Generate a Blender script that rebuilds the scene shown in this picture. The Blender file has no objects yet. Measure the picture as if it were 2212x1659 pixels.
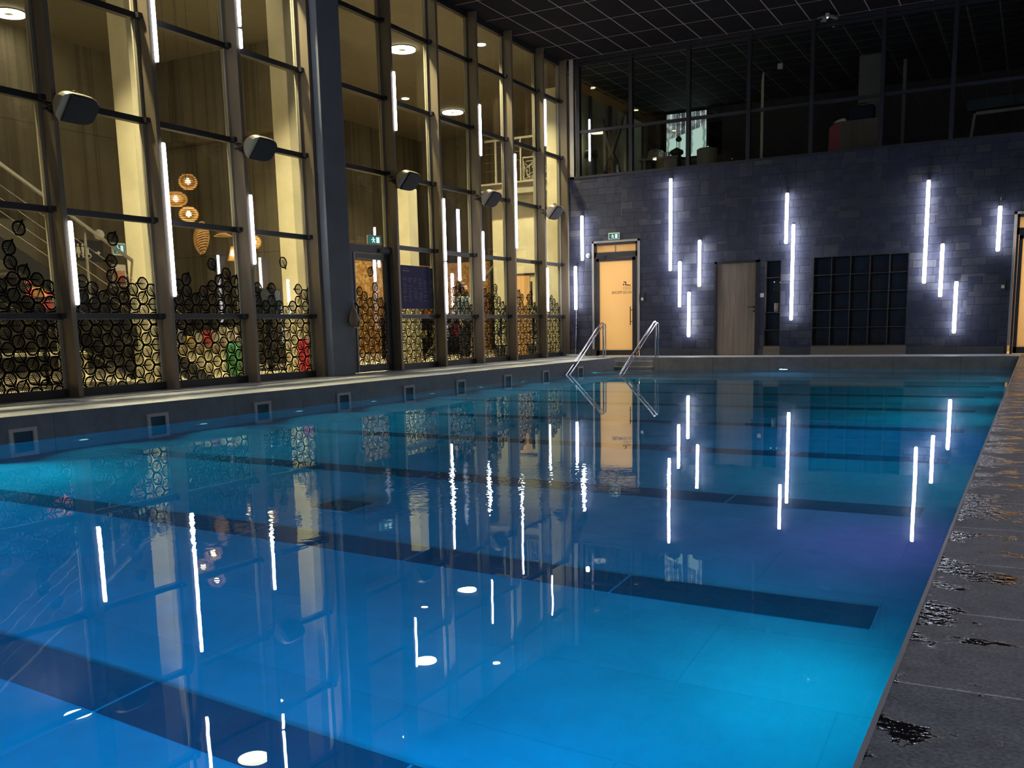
import bpy, math, random
from mathutils import Vector, Matrix
random.seed(7)
PI = math.pi
S = bpy.context.scene
COL = S.collection

# ------------------------------------------------------------------ helpers
class MB:
    """collects shapes; build() links them as ONE mesh object"""
    def __init__(s): s.v = []; s.f = []; s.sm = []
    def add(s, vs, fs, smooth=False):
        n = len(s.v); s.v += [tuple(p) for p in vs]
        for f in fs: s.f.append([n + i for i in f]); s.sm.append(smooth)
        return s
    def box(s, x0, x1, y0, y1, z0, z1):
        x0, x1 = min(x0, x1), max(x0, x1); y0, y1 = min(y0, y1), max(y0, y1); z0, z1 = min(z0, z1), max(z0, z1)
        return s.add([(x0,y0,z0),(x1,y0,z0),(x1,y1,z0),(x0,y1,z0),(x0,y0,z1),(x1,y0,z1),(x1,y1,z1),(x0,y1,z1)],
                     [(0,3,2,1),(4,5,6,7),(0,1,5,4),(1,2,6,5),(2,3,7,6),(3,0,4,7)])
    def bar(s, a, b, w, h):
        """box beam from a to b, w across (horizontal), h in the remaining direction"""
        a = Vector(a); b = Vector(b); d = (b - a).normalized()
        up = Vector((0,0,1)) if abs(d.z) < .95 else Vector((0,1,0))
        r = d.cross(up).normalized(); u = r.cross(d).normalized()
        vs = [p + r*sx*w/2 + u*sy*h/2 for p in (a, b) for sx, sy in ((-1,-1),(1,-1),(1,1),(-1,1))]
        return s.add(vs, [(0,1,2,3),(7,6,5,4),(0,4,5,1),(1,5,6,2),(2,6,7,3),(3,7,4,0)])
    def tube(s, pts, r, n=10, closed=False, caps=True):
        pts = [Vector(p) for p in pts]; m = len(pts); rings = []
        rr = r if isinstance(r, (list, tuple)) else [r]*m
        prev = None
        for i, p in enumerate(pts):
            if closed: d = pts[(i+1) % m] - pts[i-1]
            else: d = pts[min(i+1, m-1)] - pts[max(i-1, 0)]
            d.normalize()
            if prev is None:
                up = Vector((0,0,1)) if abs(d.z) < .9 else Vector((1,0,0))
                u = d.cross(up).normalized()
            else:
                u = (prev - d*prev.dot(d)).normalized()
            prev = u; w = d.cross(u)
            rings.append([p + (u*math.cos(2*PI*k/n) + w*math.sin(2*PI*k/n))*rr[i] for k in range(n)])
        vs = [q for ring in rings for q in ring]; fs = []
        for i in range(m if closed else m-1):
            j = (i+1) % m
            for k in range(n): fs.append((i*n+k, i*n+(k+1) % n, j*n+(k+1) % n, j*n+k))
        s.add(vs, fs, True)
        if caps and not closed:
            s.add(rings[0], [tuple(range(n))[::-1]]); s.add(rings[-1], [tuple(range(n))])
        return s
    def lathe(s, prof, c=(0,0,0), n=24, smooth=True, axis='z'):
        vs = []; m = len(prof)
        for r, z in prof:
            for k in range(n):
                a = 2*PI*k/n; x, y = r*math.cos(a), r*math.sin(a)
                if axis == 'z': p = (c[0]+x, c[1]+y, c[2]+z)
                elif axis == 'y': p = (c[0]+x, c[1]+z, c[2]+y)
                else: p = (c[0]+z, c[1]+x, c[2]+y)
                vs.append(p)
        fs = [(i*n+k, i*n+(k+1) % n, (i+1)*n+(k+1) % n, (i+1)*n+k) for i in range(m-1) for k in range(n)]
        return s.add(vs, fs, smooth)
    def prism(s, poly, axis, a0, a1):
        """polygon in the plane across axis, pushed from a0 to a1"""
        def P(u, v, a): return {'x': (a, u, v), 'y': (u, a, v), 'z': (u, v, a)}[axis]
        n = len(poly)
        vs = [P(u, v, a0) for u, v in poly] + [P(u, v, a1) for u, v in poly]
        return s.add(vs, [tuple(range(n)), tuple(range(n, 2*n))[::-1]] + [(k, n+k, n+(k+1) % n, (k+1) % n) for k in range(n)])
    def build(s, name, mat, parent=None, bevel=0, fix=True):
        me = bpy.data.meshes.new(name); me.from_pydata(s.v, [], s.f)
        me.polygons.foreach_set('use_smooth', s.sm)
        if fix:
            import bmesh
            bm = bmesh.new(); bm.from_mesh(me); bmesh.ops.recalc_face_normals(bm, faces=bm.faces); bm.to_mesh(me); bm.free()
        me.materials.append(mat); me.update()
        o = bpy.data.objects.new(name, me); COL.objects.link(o)
        if parent: o.parent = parent
        if bevel:
            b = o.modifiers.new('bevel', 'BEVEL'); b.width = bevel; b.segments = 2; b.limit_method = 'ANGLE'
        return o

def tag(o, label=None, cat=None, group=None, kind=None):
    if label: o['label'] = label
    if cat: o['category'] = cat
    if group: o['group'] = group
    if kind: o['kind'] = kind
    return o
def empty(name, loc=(0,0,0), rz=0):
    o = bpy.data.objects.new(name, None); o.location = loc; o.rotation_euler = (0,0,rz); COL.objects.link(o); return o
def thing(name, loc, label, cat, group=None, rz=0): return tag(empty(name, loc, rz), label, cat, group)
def copy_tree(o, parent=None):
    c = o.copy(); COL.objects.link(c); c.parent = parent
    for ch in [x for x in o.children]: copy_tree(ch, c)
    return c

# ------------------------------------------------------------------ materials
def mat(name, col, rough=.5, metal=0, emit=None, es=0, spec=.5, alpha=None):
    m = bpy.data.materials.new(name); m.use_nodes = True; b = m.node_tree.nodes['Principled BSDF']
    b.inputs['Base Color'].default_value = (*col, 1); b.inputs['Roughness'].default_value = rough
    b.inputs['Metallic'].default_value = metal; b.inputs['Specular IOR Level'].default_value = spec
    if emit: b.inputs['Emission Color'].default_value = (*emit, 1); b.inputs['Emission Strength'].default_value = es
    return m
class NT:
    def __init__(s, m): s.t = m.node_tree; s.b = s.t.nodes.get('Principled BSDF')
    def n(s, ty, **k):
        x = s.t.nodes.new(ty)
        for a, v in k.items():
            if a.startswith('i_'):
                key = a[2:]; key = int(key) if key.isdigit() else key.replace('_', ' ')
                if isinstance(v, bpy.types.NodeSocket): s.t.links.new(v, x.inputs[key])
                else: x.inputs[key].default_value = v
            else: setattr(x, a, v)
        return x
    def l(s, a, b): s.t.links.new(a, b)
    def pos(s): return s.n('ShaderNodeNewGeometry').outputs['Position']
    def math(s, op, a, b=0., c=None):
        x = s.n('ShaderNodeMath', operation=op)
        for i, v in enumerate((a, b) + ((c,) if c is not None else ())):
            if isinstance(v, bpy.types.NodeSocket): s.l(v, x.inputs[i])
            else: x.inputs[i].default_value = v
        return x.outputs[0]
    def swz(s, v, ax, sc=(1,1,1)):
        """pick axes of a vector: ax e.g. 'xz' -> (x, z, 0)"""
        sp = s.n('ShaderNodeSeparateXYZ', i_0=v); cb = s.n('ShaderNodeCombineXYZ')
        for i, a in enumerate(ax): s.l(s.math('MULTIPLY', sp.outputs['xyz'.index(a)], sc[i]), cb.inputs[i])
        return cb.outputs[0]
    def ramp(s, fac, stops):
        r = s.n('ShaderNodeValToRGB', i_0=fac); e = r.color_ramp.elements
        while len(e) < len(stops): e.new(.5)
        for x, (p, c) in zip(e, stops): x.position = p; x.color = (*c, 1) if len(c) == 3 else c
        return r.outputs[0]
    def mixc(s, f, a, b, mode='MIX'):
        x = s.n('ShaderNodeMix', data_type='RGBA', blend_type=mode)
        for i, v in ((0, f), (6, a), (7, b)):
            if isinstance(v, bpy.types.NodeSocket): s.l(v, x.inputs[i])
            elif i == 0: x.inputs[0].default_value = v
            else: x.inputs[i].default_value = (*v, 1)
        return x.outputs[2]
    def bump(s, h, strength=.3, dist=.01):
        b = s.n('ShaderNodeBump'); b.inputs['Strength'].default_value = strength; b.inputs['Distance'].default_value = dist
        s.l(h, b.inputs['Height']); return b.outputs[0]

def tiled(name, ax, w, h, c1, c2, cm, rough=.5, mortar=.006, offset=.5, freq=2, squash=1, noise=.3, nscale=3, bumpd=.003, origin=(0,0), spec=.5):
    m = mat(name, c1, rough, spec=spec); t = NT(m)
    v = t.swz(t.pos(), ax)
    v = t.n('ShaderNodeVectorMath', operation='ADD', i_0=v, i_1=(-origin[0], -origin[1], 0)).outputs[0]
    br = t.n('ShaderNodeTexBrick', i_0=v); br.offset = offset; br.offset_frequency = freq; br.squash = squash
    br.inputs['Color1'].default_value = (*c1, 1); br.inputs['Color2'].default_value = (*c2, 1); br.inputs['Mortar'].default_value = (*cm, 1)
    br.inputs['Scale'].default_value = 1; br.inputs['Mortar Size'].default_value = mortar; br.inputs['Mortar Smooth'].default_value = .1
    br.inputs['Brick Width'].default_value = w; br.inputs['Row Height'].default_value = h; br.inputs['Bias'].default_value = 0
    nz = t.n('ShaderNodeTexNoise', i_0=t.pos()); nz.inputs['Scale'].default_value = nscale; nz.inputs['Detail'].default_value = 8; nz.inputs['Roughness'].default_value = .65
    k = t.ramp(nz.outputs[0], [(.3, (1-noise,)*3), (.7, (1+noise*.4,)*3)])
    c = t.mixc(1., br.outputs[0], k, 'MULTIPLY'); t.l(c, t.b.inputs['Base Color'])
    hgt = t.math('ADD', t.math('MULTIPLY', br.outputs[1], -1.), t.math('MULTIPLY', nz.outputs[0], .5))
    t.l(t.bump(hgt, .5, bumpd), t.b.inputs['Normal'])
    return m, t, c, nz, br

# slate cladding of the back wall: mixed vertical and horizontal blue-grey slabs
def slate():
    m = mat('slate_cladding', (.03,.034,.05), .45, spec=.4); t = NT(m); p = t.pos()
    v = t.swz(p, 'xz')
    def brick(w, h, off, sc, seed):
        vv = t.n('ShaderNodeVectorMath', operation='ADD', i_0=v, i_1=(seed, seed*.37, 0)).outputs[0]
        b = t.n('ShaderNodeTexBrick', i_0=vv); b.offset = off; b.offset_frequency = 2; b.squash = .62; b.squash_frequency = 3
        for kk, x in (('Color1', (0,0,0,1)), ('Color2', (1,1,1,1)), ('Mortar', (.5,.5,.5,1)), ('Scale', sc), ('Mortar Size', .006), ('Mortar Smooth', .3), ('Brick Width', w), ('Row Height', h)): b.inputs[kk].default_value = x
        return b
    a = brick(.44, .15, .37, 1, 3.1); b2 = brick(.30, .30, .5, 1, 7.7)
    # choose horizontal or square coursing per larger cell
    cell = t.n('ShaderNodeVectorMath', operation='SNAP', i_0=v, i_1=(.60, .30, 1)).outputs[0]
    wn = t.n('ShaderNodeTexWhiteNoise', i_0=cell, noise_dimensions='3D').outputs[0]
    pick = t.math('GREATER_THAN', wn, .62)
    val = t.mixc(pick, a.outputs[0], b2.outputs[0])
    mort = t.math('ADD', t.math('MULTIPLY', a.outputs[1], t.math('SUBTRACT', 1., pick)), t.math('MULTIPLY', b2.outputs[1], pick))
    nz = t.n('ShaderNodeTexNoise', i_0=p); nz.inputs['Scale'].default_value = 5; nz.inputs['Detail'].default_value = 9; nz.inputs['Roughness'].default_value = .7
    base = t.ramp(val, [(0, (.026,.031,.055)), (.45, (.038,.044,.075)), (.8, (.052,.060,.090)), (1, (.075,.082,.10))])
    base = t.mixc(1., base, t.ramp(nz.outputs[0], [(.3, (.65,.65,.7)), (.72, (1.35,1.3,1.25))]), 'MULTIPLY')
    base = t.mixc(mort, base, (.012,.013,.02)); t.l(base, t.b.inputs['Base Color'])
    t.l(t.ramp(val, [(0, (.5,)*3), (1, (.8,)*3)]), t.b.inputs['Roughness'])
    wv = t.n('ShaderNodeTexNoise', i_0=p); wv.inputs['Scale'].default_value = 2.2; wv.inputs['Detail'].default_value = 3
    h = t.math('ADD', t.math('ADD', t.math('MULTIPLY', val, .55), t.math('MULTIPLY', mort, -1.2)), t.math('ADD', t.math('MULTIPLY', nz.outputs[0], .5), t.math('MULTIPLY', wv.outputs[0], 1.2)))
    t.l(t.bump(h, .6, .010), t.b.inputs['Normal']); return m
M = {}
M['slate'] = slate()
M['skirt'], *_ = tiled('skirting_tile', 'xz', .9, .3, (.06,.06,.06), (.075,.072,.068), (.03,.03,.03), .5)
# deck tiles
def deck(name, ax, origin, wet, k=1):
    m, t, c, nz, br = tiled(name, ax, 1.06, .531, (.15*k,.165*k,.185*k), (.18*k,.19*k,.205*k), (.75,.75,.76), .5, .004, 0, 2, 1, .35, 14, .002, origin)
    fine = t.n('ShaderNodeTexNoise', i_0=t.pos()); fine.inputs['Scale'].default_value = 120; fine.inputs['Detail'].default_value = 4
    c2 = t.mixc(1., c, t.ramp(fine.outputs[0], [(.35, (.72,.72,.72)), (.65, (1.35,1.35,1.35))]), 'MULTIPLY')
    if wet:
        sp = t.n('ShaderNodeSeparateXYZ', i_0=t.pos())
        st = t.n('ShaderNodeTexNoise', i_0=t.swz(t.pos(), 'xy', (4.2, 5.5))); st.inputs['Scale'].default_value = 1.; st.inputs['Detail'].default_value = 7; st.inputs['Roughness'].default_value = .68
        edge = t.n('ShaderNodeMapRange', i_0=sp.outputs[0]); edge.inputs['From Min'].default_value = -.2; edge.inputs['From Max'].default_value = .35; edge.inputs['To Min'].default_value = .14; edge.inputs['To Max'].default_value = -.12
        ny = t.n('ShaderNodeMapRange', i_0=sp.outputs[1]); ny.inputs['From Min'].default_value = 1.6; ny.inputs['From Max'].default_value = 2.6; ny.inputs['To Min'].default_value = -.07; ny.inputs['To Max'].default_value = 0
        s2 = t.math('ADD', t.math('ADD', st.outputs[0], edge.outputs[0]), ny.outputs[0])
        w = t.n('ShaderNodeMapRange', i_0=s2); w.inputs['From Min'].default_value = .60; w.inputs['From Max'].default_value = .625; 
        w = w.outputs[0]
        c2 = t.mixc(w, c2, (.02,.021,.024))
        t.l(t.math('SUBTRACT', .5, t.math('MULTIPLY', w, .47)), t.b.inputs['Roughness'])
        rp = t.n('ShaderNodeTexNoise', i_0=t.pos()); rp.inputs['Scale'].default_value = 45; rp.inputs['Detail'].default_value = 3
        hh = t.math('ADD', t.math('MULTIPLY', fine.outputs[0], t.math('SUBTRACT', .35, t.math('MULTIPLY', w, .3))), t.math('MULTIPLY', rp.outputs[0], t.math('MULTIPLY', w, 1.)))
        hh = t.math('ADD', hh, t.math('MULTIPLY', br.outputs[1], -.6))
        t.l(t.bump(hh, .8, .005), t.b.inputs['Normal'])
    else:
        t.l(t.bump(t.math('ADD', t.math('MULTIPLY', fine.outputs[0], .35), t.math('MULTIPLY', br.outputs[1], -.6)), .5, .003), t.b.inputs['Normal'])
    t.l(c2, t.b.inputs['Base Color']); return m
M['deck_wet'] = deck('deck_slate_wet', 'xy', (-.21, 1.93 - 4*.531), True, 1.55)
M['deck'] = deck('deck_pale', 'xy', (-.21, 1.93), False, 2.3)
M['poolwall'], *_ = tiled('pool_wall_tile', 'yz', 1.18, .6, (.21,.22,.23), (.23,.24,.25), (.12,.12,.13), .45, .004, 0, 2, 1, .25, 6, .001, (0, 0))
M['poolwall_far'], *_ = tiled('pool_end_tile', 'xz', 1.18, .6, (.34,.335,.31), (.37,.365,.33), (.12,.12,.13), .45, .004, 0, 2, 1, .25, 6, .001, (0, 0))
M['poolfloor'], *_ = tiled('pool_floor_tile', 'xy', 1.18, .59, (.42,.45,.46), (.46,.49,.5), (.38,.41,.42), .6, .004, .5, 2, 1, .22, 1.7, .001, (-.53, 2.15))
M['lane'], *_ = tiled('lane_tile', 'xy', 1.18, 1.95, (.10,.11,.135), (.12,.13,.155), (.42,.44,.46), .5, .006, 0, 2, 1, .3, 2, .001, (-.53, 1.2))
M['coping'] = mat('coping_edge', (.45,.45,.47), .4)
M['ceil'], *_ = tiled('ceiling_tile', 'xy', .565, 1.13, (.012,.010,.011), (.014,.0115,.013), (.30,.27,.28), .9, .011, 0, 2, 1, .15, 2, .002, (-7.72, 17.55), .08)
M['ceil_gallery'], *_ = tiled('gallery_ceiling_tile', 'xy', .565, .565, (.02,.02,.02), (.022,.022,.022), (.42,.42,.38), .8, .010, 0, 2, 1, .1, 2, .002, (-7.72, 17.55))
M['alu'] = mat('dark_aluminium', (.035,.034,.036), .42, .3)
M['fin'] = mat('bronze_mullion', (.20,.165,.115), .45, .25)
M['inlet'] = mat('inlet_frame', (.62,.64,.62), .4)
M['frame_lit'] = mat('inner_frame', (.30,.28,.22), .45)  # paler than the other frames: lobby light put into the colour
M['steel'] = mat('stainless_steel', (.75,.74,.78), .16, 1)
M['white'] = mat('white_plastic', (.75,.75,.73), .4)
M['black'] = mat('black_plastic', (.012,.012,.013), .4)
M['grey_unit'] = mat('grey_enamel', (.33,.30,.24), .38, .3)
M['grille'] = mat('dark_grille', (.010,.009,.010), .7, spec=.25)
M['film'] = mat('black_vinyl', (.004,.004,.005), .8, spec=.15)
M['trim_light'] = mat('light_trim', (.42,.40,.37), .5)
def concrete(name, c, joints=None, boards=None, rough=.75):
    m = mat(name, c, rough); t = NT(m); p = t.pos()
    n1 = t.n('ShaderNodeTexNoise', i_0=p); n1.inputs['Scale'].default_value = 1.2; n1.inputs['Detail'].default_value = 9; n1.inputs['Roughness'].default_value = .6
    col = t.mixc(1., c, t.ramp(n1.outputs[0], [(.3, (.78,.77,.74)), (.7, (1.12,1.12,1.12))]), 'MULTIPLY')
    if boards:
        n2 = t.n('ShaderNodeTexNoise', i_0=t.swz(p, boards, (5., .12))); n2.inputs['Scale'].default_value = 1.; n2.inputs['Detail'].default_value = 4
        col = t.mixc(1., col, t.ramp(n2.outputs[0], [(.42, (.7,.68,.66)), (.5, (1,1,1)), (.62, (1.1,1.1,1.1))]), 'MULTIPLY')
    if joints:
        ax, w, h = joints
        br = t.n('ShaderNodeTexBrick', i_0=t.swz(p, ax)); br.offset = 0
        for kk, x in (('Scale', 1), ('Mortar Size', .008), ('Brick Width', w), ('Row Height', h), ('Color1', (1,1,1,1)), ('Color2', (.94,.94,.94,1)), ('Mortar', (.45,.43,.4,1))): br.inputs[kk].default_value = x
        col = t.mixc(1., col, br.outputs[0], 'MULTIPLY')
    t.l(col, t.b.inputs['Base Color']); t.l(t.bump(n1.outputs[0], .2, .01), t.b.inputs['Normal']); return m
M['conc_col'] = concrete('pool_column_concrete', (.16,.185,.225))
M['conc_x'] = concrete('lobby_concrete_wall', (.175,.155,.115), ('xz', 1.25, 2.5), 'xz')
M['conc_y'] = concrete('lobby_concrete_side', (.155,.14,.105), ('yz', 1.25, 2.5), 'yz')
M['conc_dark'] = concrete('dark_formwork_concrete', (.12,.115,.105), None, 'yz')
M['cream'] = concrete('cream_plaster', (.72,.66,.46))
M['pale'] = concrete('pale_plaster', (.80,.74,.52))
M['lobbyfloor'], *_ = tiled('lobby_floor_tile', 'xy', .6, .6, (.82,.70,.50), (.86,.74,.54), (.6,.52,.4), .35, .004, 0, 2, 1, .1)
M['lobbyceil'] = mat('lobby_ceiling', (.15,.135,.10), .8)
def osb():
    m = mat('chipboard', (.55,.33,.13), .6); t = NT(m)
    vo = t.n('ShaderNodeTexVoronoi', i_0=t.pos()); vo.inputs['Scale'].default_value = 14; vo.distance = 'MANHATTAN'
    t.l(t.ramp(t.n('ShaderNodeSeparateColor', i_0=vo.outputs['Color']).outputs[0], [(0, (.48,.22,.06)), (.5, (.78,.45,.16)), (1, (.95,.70,.34))]), t.b.inputs['Base Color']); return m
M['osb'] = osb()
def wood(name, c1, c2, ax='xz', sc=(14, .8)):
    m = mat(name, c1, .5); t = NT(m)
    n = t.n('ShaderNodeTexNoise', i_0=t.swz(t.pos(), ax, sc)); n.inputs['Scale'].default_value = 1.; n.inputs['Detail'].default_value = 6; n.inputs['Distortion'].default_value = .6
    t.l(t.ramp(n.outputs[0], [(.3, c1), (.65, c2)]), t.b.inputs['Base Color']); return m
M['oak'] = wood('grey_oak', (.20,.15,.11), (.33,.26,.19))
M['oak_dark'] = wood('dark_shelf_wood', (.030,.026,.024), (.05,.043,.038))
M['oak_plinth'] = wood('plinth_wood', (.16,.13,.09), (.22,.18,.12), 'zx')
M['oak_gal'] = wood('gallery_cabinet_wood', (.16,.12,.085), (.20,.155,.11))
M['red'] = mat('red_panel', (.42,.07,.07), .5)
M['navy'] = mat('navy_fabric', (.012,.02,.05), .8)
M['darkgrey'] = mat('dark_grey_panel', (.05,.05,.055), .6)
M['midgrey'] = mat('mid_grey_panel', (.16,.155,.14), .6)
M['teal_panel'] = mat('dark_teal_panel', (.02,.035,.04), .6)
M['mint'] = mat('mint_print', (.5,.62,.55), .5)
M['purple'] = mat('purple_board', (.05,.042,.14), .6, spec=.2)
M['boardtext'] = mat('pale_print', (.20,.19,.30), .6)
M['ink'] = mat('black_print', (.01,.01,.01), .6)
M['green'] = mat('plant_green', (.02,.06,.02), .6)
M['soil'] = mat('dark_pot', (.03,.03,.03), .5)
M['tan'] = mat('tan_leather', (.16,.11,.06), .6)
M['brown'] = mat('dark_brown_wall', (.055,.042,.035), .7)
M['chrome'] = mat('chrome', (.7,.7,.68), .12, 1)
M['beige'] = mat('beige_enamel', (.32,.29,.22), .5)
def emis(name, c, s):
    m = bpy.data.materials.new(name); m.use_nodes = True; t = m.node_tree; t.nodes.clear()
    e = t.nodes.new('ShaderNodeEmission'); o = t.nodes.new('ShaderNodeOutputMaterial'); e.inputs[0].default_value = (*c, 1); e.inputs[1].default_value = s
    t.links.new(e.outputs[0], o.inputs[0]); return m
M['tube'] = emis('tube_light', (.88,.88,1.), 26)
M['ring'] = emis('ring_light', (1,.90,.62), 14)
M['bulb'] = emis('warm_bulb', (1,.72,.36), 30)
M['spot'] = emis('downlight', (1,.86,.55), 20)
M['poolled'] = emis('pool_led', (.35,.85,1.), 1.2)
M['poolled_violet'] = emis('pool_led_violet', (.5,.25,1.), 10)
M['exit_green'] = emis('exit_green', (.02,.20,.17), .8)
M['exit_white'] = emis('exit_white', (.8,.95,.9), 1.0)
M['led_small'] = emis('indicator_led', (.7,1,.9), 1.5)
M['signwhite'] = mat('sign_white', (.8,.78,.7), .5)
M['door_glow'] = None
def frosted():
    m = mat('frosted_door_glass', (.95,.86,.66), .5); t = NT(m)
    tr = t.n('ShaderNodeBsdfTranslucent'); tr.inputs[0].default_value = (.98,.90,.74,1)
    df = t.n('ShaderNodeBsdfPrincipled'); df.inputs['Base Color'].default_value = (.8,.66,.42,1); df.inputs['Roughness'].default_value = .25
    mx = t.n('ShaderNodeMixShader'); mx.inputs[0].default_value = .25; t.l(tr.outputs[0], mx.inputs[1]); t.l(df.outputs[0], mx.inputs[2])
    t.l(mx.outputs[0], t.t.nodes['Material Output'].inputs[0]); return m
M['frost'] = frosted()
def glass(name, tint=(.93,.95,.93), k=1.0):
    """thin pane: straight-through with Schlick reflection"""
    m = bpy.data.materials.new(name); m.use_nodes = True; m.node_tree.nodes.clear(); t = NT(m)
    lw = t.n('ShaderNodeLayerWeight'); lw.inputs['Blend'].default_value = .5
    f = t.math('MINIMUM', t.math('ADD', .04*k, t.math('MULTIPLY', t.math('POWER', lw.outputs['Facing'], 5.), .9)), 1.)
    tr = t.n('ShaderNodeBsdfTransparent'); tr.inputs[0].default_value = (*tint, 1)
    gl = t.n('ShaderNodeBsdfGlossy'); gl.inputs['Roughness'].default_value = 0.; gl.inputs[0].default_value = (1,1,1,1)
    mx = t.n('ShaderNodeMixShader', i_0=f); t.l(tr.outputs[0], mx.inputs[1]); t.l(gl.outputs[0], mx.inputs[2])
    o = t.n('ShaderNodeOutputMaterial'); t.l(mx.outputs[0], o.inputs[0]); return m
M['glass'] = glass('window_glass')
def water():
    m = bpy.data.materials.new('pool_water'); m.use_nodes = True; m.node_tree.nodes.clear(); t = NT(m); p = t.pos()
    g = t.n('ShaderNodeBsdfGlass'); g.inputs['IOR'].default_value = 1.333; g.inputs['Roughness'].default_value = 0.; g.inputs[0].default_value = (.88,.97,1,1)
    sp = t.n('ShaderNodeSeparateXYZ', i_0=p)
    def blob(cx, cy, r0, r1):
        d = t.n('ShaderNodeVectorMath', operation='DISTANCE', i_0=p, i_1=(cx, cy, -.24)).outputs['Value']
        mr = t.n('ShaderNodeMapRange', i_0=d); mr.interpolation_type = 'SMOOTHSTEP'
        mr.inputs['From Min'].default_value = r0; mr.inputs['From Max'].default_value = r1; mr.inputs['To Min'].default_value = 1; mr.inputs['To Max'].default_value = 0
        return mr.outputs[0]
    big = t.n('ShaderNodeTexNoise', i_0=p); big.inputs['Scale'].default_value = .55; big.inputs['Detail'].default_value = 1
    mid = t.n('ShaderNodeTexNoise', i_0=t.swz(p, 'xy', (3.2, 2.2))); mid.inputs['Scale'].default_value = 1.; mid.inputs['Detail'].default_value = 2
    fine = t.n('ShaderNodeTexNoise', i_0=p); fine.inputs['Scale'].default_value = 16; fine.inputs['Detail'].default_value = 2
    # ripples: a disturbed patch in the middle of the pool and along the left wall by the inlets
    patch = t.math('MAXIMUM', blob(-3.0, 5.0, .3, 1.6), t.math('MULTIPLY', blob(-3.4, 3.6, .1, 1.1), .5))
    le = t.n('ShaderNodeMapRange', i_0=sp.outputs[0]); le.inputs['From Min'].default_value = -8.1; le.inputs['From Max'].default_value = -7.35; le.inputs['To Min'].default_value = 1; le.inputs['To Max'].default_value = 0
    left = t.math('MULTIPLY', le.outputs[0], .8)
    h = t.math('ADD', t.math('MULTIPLY', big.outputs[0], .16), t.math('MULTIPLY', mid.outputs[0], .03))
    h = t.math('ADD', h, t.math('MULTIPLY', fine.outputs[0], t.math('MULTIPLY', patch, .08)))
    ln = t.n('ShaderNodeTexNoise', i_0=t.swz(p, 'xy', (13., 9.))); ln.inputs['Scale'].default_value = 1.; ln.inputs['Detail'].default_value = 3
    h = t.math('ADD', h, t.math('MULTIPLY', ln.outputs[0], t.math('MULTIPLY', left, .55)))
    b = t.n('ShaderNodeBump'); b.inputs['Strength'].default_value = 1.; b.inputs['Distance'].default_value = .012; t.l(h, b.inputs['Height'])
    t.l(b.outputs[0], g.inputs['Normal'])
    o = t.n('ShaderNodeOutputMaterial'); t.l(g.outputs[0], o.inputs[0]); return m
M['water'] = water()

# ------------------------------------------------------------------ camera
W, Hh = 2212, 1659
cam = bpy.data.cameras.new('camera'); co = bpy.data.objects.new('camera', cam); COL.objects.link(co); S.camera = co
f, cx, cy = 2074.4, 1110.8, 1046.3
cam.sensor_width = 36; cam.sensor_fit = 'HORIZONTAL'; cam.lens = f*36/W
cam.shift_x = -(cx - W/2)/W; cam.shift_y = (cy - Hh/2)/W
cam.clip_start = .05; cam.clip_end = 200
R0, R1, R2 = (.88152412,.47168394,-.02072386), (.05803168,-.15180644,-.98670519), (-.46855901,.86860179,-.16119365)
rm = Matrix((( R0[0], -R1[0], -R2[0]), (R0[1], -R1[1], -R2[1]), (R0[2], -R1[2], -R2[2])))
co.matrix_world = Matrix.Translation((0,0,.70)) @ rm.to_4x4()

# ------------------------------------------------------------------ pool hall shell
ZW = -.24           # water level
ZF = -1.30          # pool floor
XL, XR, YF, YN = -8.10, -.21, 19.80, -3.0
YB = 21.0; XG = -9.95; XRW = 2.4; YBACK = -5.0; ZC = 6.66
STX0, STX1 = -8.72, -7.22      # recessed steps in the far edge
b = MB(); b.box(XR+.0, XRW, YBACK, YB, -.3, 0)
b.build('floor', M['deck_wet']); tag(bpy.data.objects['floor'], 'grey slate deck with wet patches beside the right edge of the pool', 'floor', kind='structure')
b = MB(); b.box(-9.97, XL, YBACK, YF, -.3, 0); b.box(-9.97, STX0, YF, YB, -.3, 0); b.box(XL, XR, YBACK, YN, -.3, 0)
b.box(STX1, XR, YF, YB, -.3, 0); b.box(STX0, STX1, 20.10, YB, -.3, 0)
o = b.build('floor_far', M['deck']); tag(o, 'pale grey deck along the glass wall and the far end of the pool', 'floor', kind='structure')
b = MB(); b.box(XR-.004, XR+.005, YN, YF, -.03, .003); o = b.build('trim_1', M['coping']); tag(o, 'thin pale metal edging on the right rim of the pool', 'trim', kind='structure')
# basin
bs = empty('pool_basin'); tag(bs, 'tiled pool basin under the water', 'pool', kind='structure')
b = MB(); b.box(XL-.2, XR+.2, YN-.2, YF+.2, ZF-.2, ZF); b.build('basin_floor', M['poolfloor'], bs)
b = MB(); b.box(XL-.2, XL, YN, YF, ZF, -.301); b.box(XR, XR+.2, YN, YF, ZF, -.301)
b.box(XL-.06, XL+.003, YN, YF, -.3, -.0005); b.box(XR, XR+.001, YN, YF, -.3, -.0005)
b.build('side_wall', M['poolwall'], bs)
b = MB(); b.box(STX1, XR, YF-.0, YF+.2, ZF, -.301); b.box(STX1, XR, YF-.012, YF-.001, -.3, -.0005); b.box(XL, STX1, YF, YF+.2, ZF, -.75); b.box(XL-.2, XR+.2, YN-.2, YN, ZF, -.301)
b.build('end_wall', M['poolwall_far'], bs)
for k in range(10):
    y = 2.15 + 1.945*k - (3 - 3)*0
    if y > YF: break
    b = MB(); b.box(-7.75, -.53, y, y+.275, ZF-.05, ZF+.004); b.build('lane_stripe', M['lane'], bs)
b = MB(); b.box(-7.75, -.53, .205, .48, ZF-.05, ZF+.004); b.build('lane_stripe', M['lane'], bs)
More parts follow.
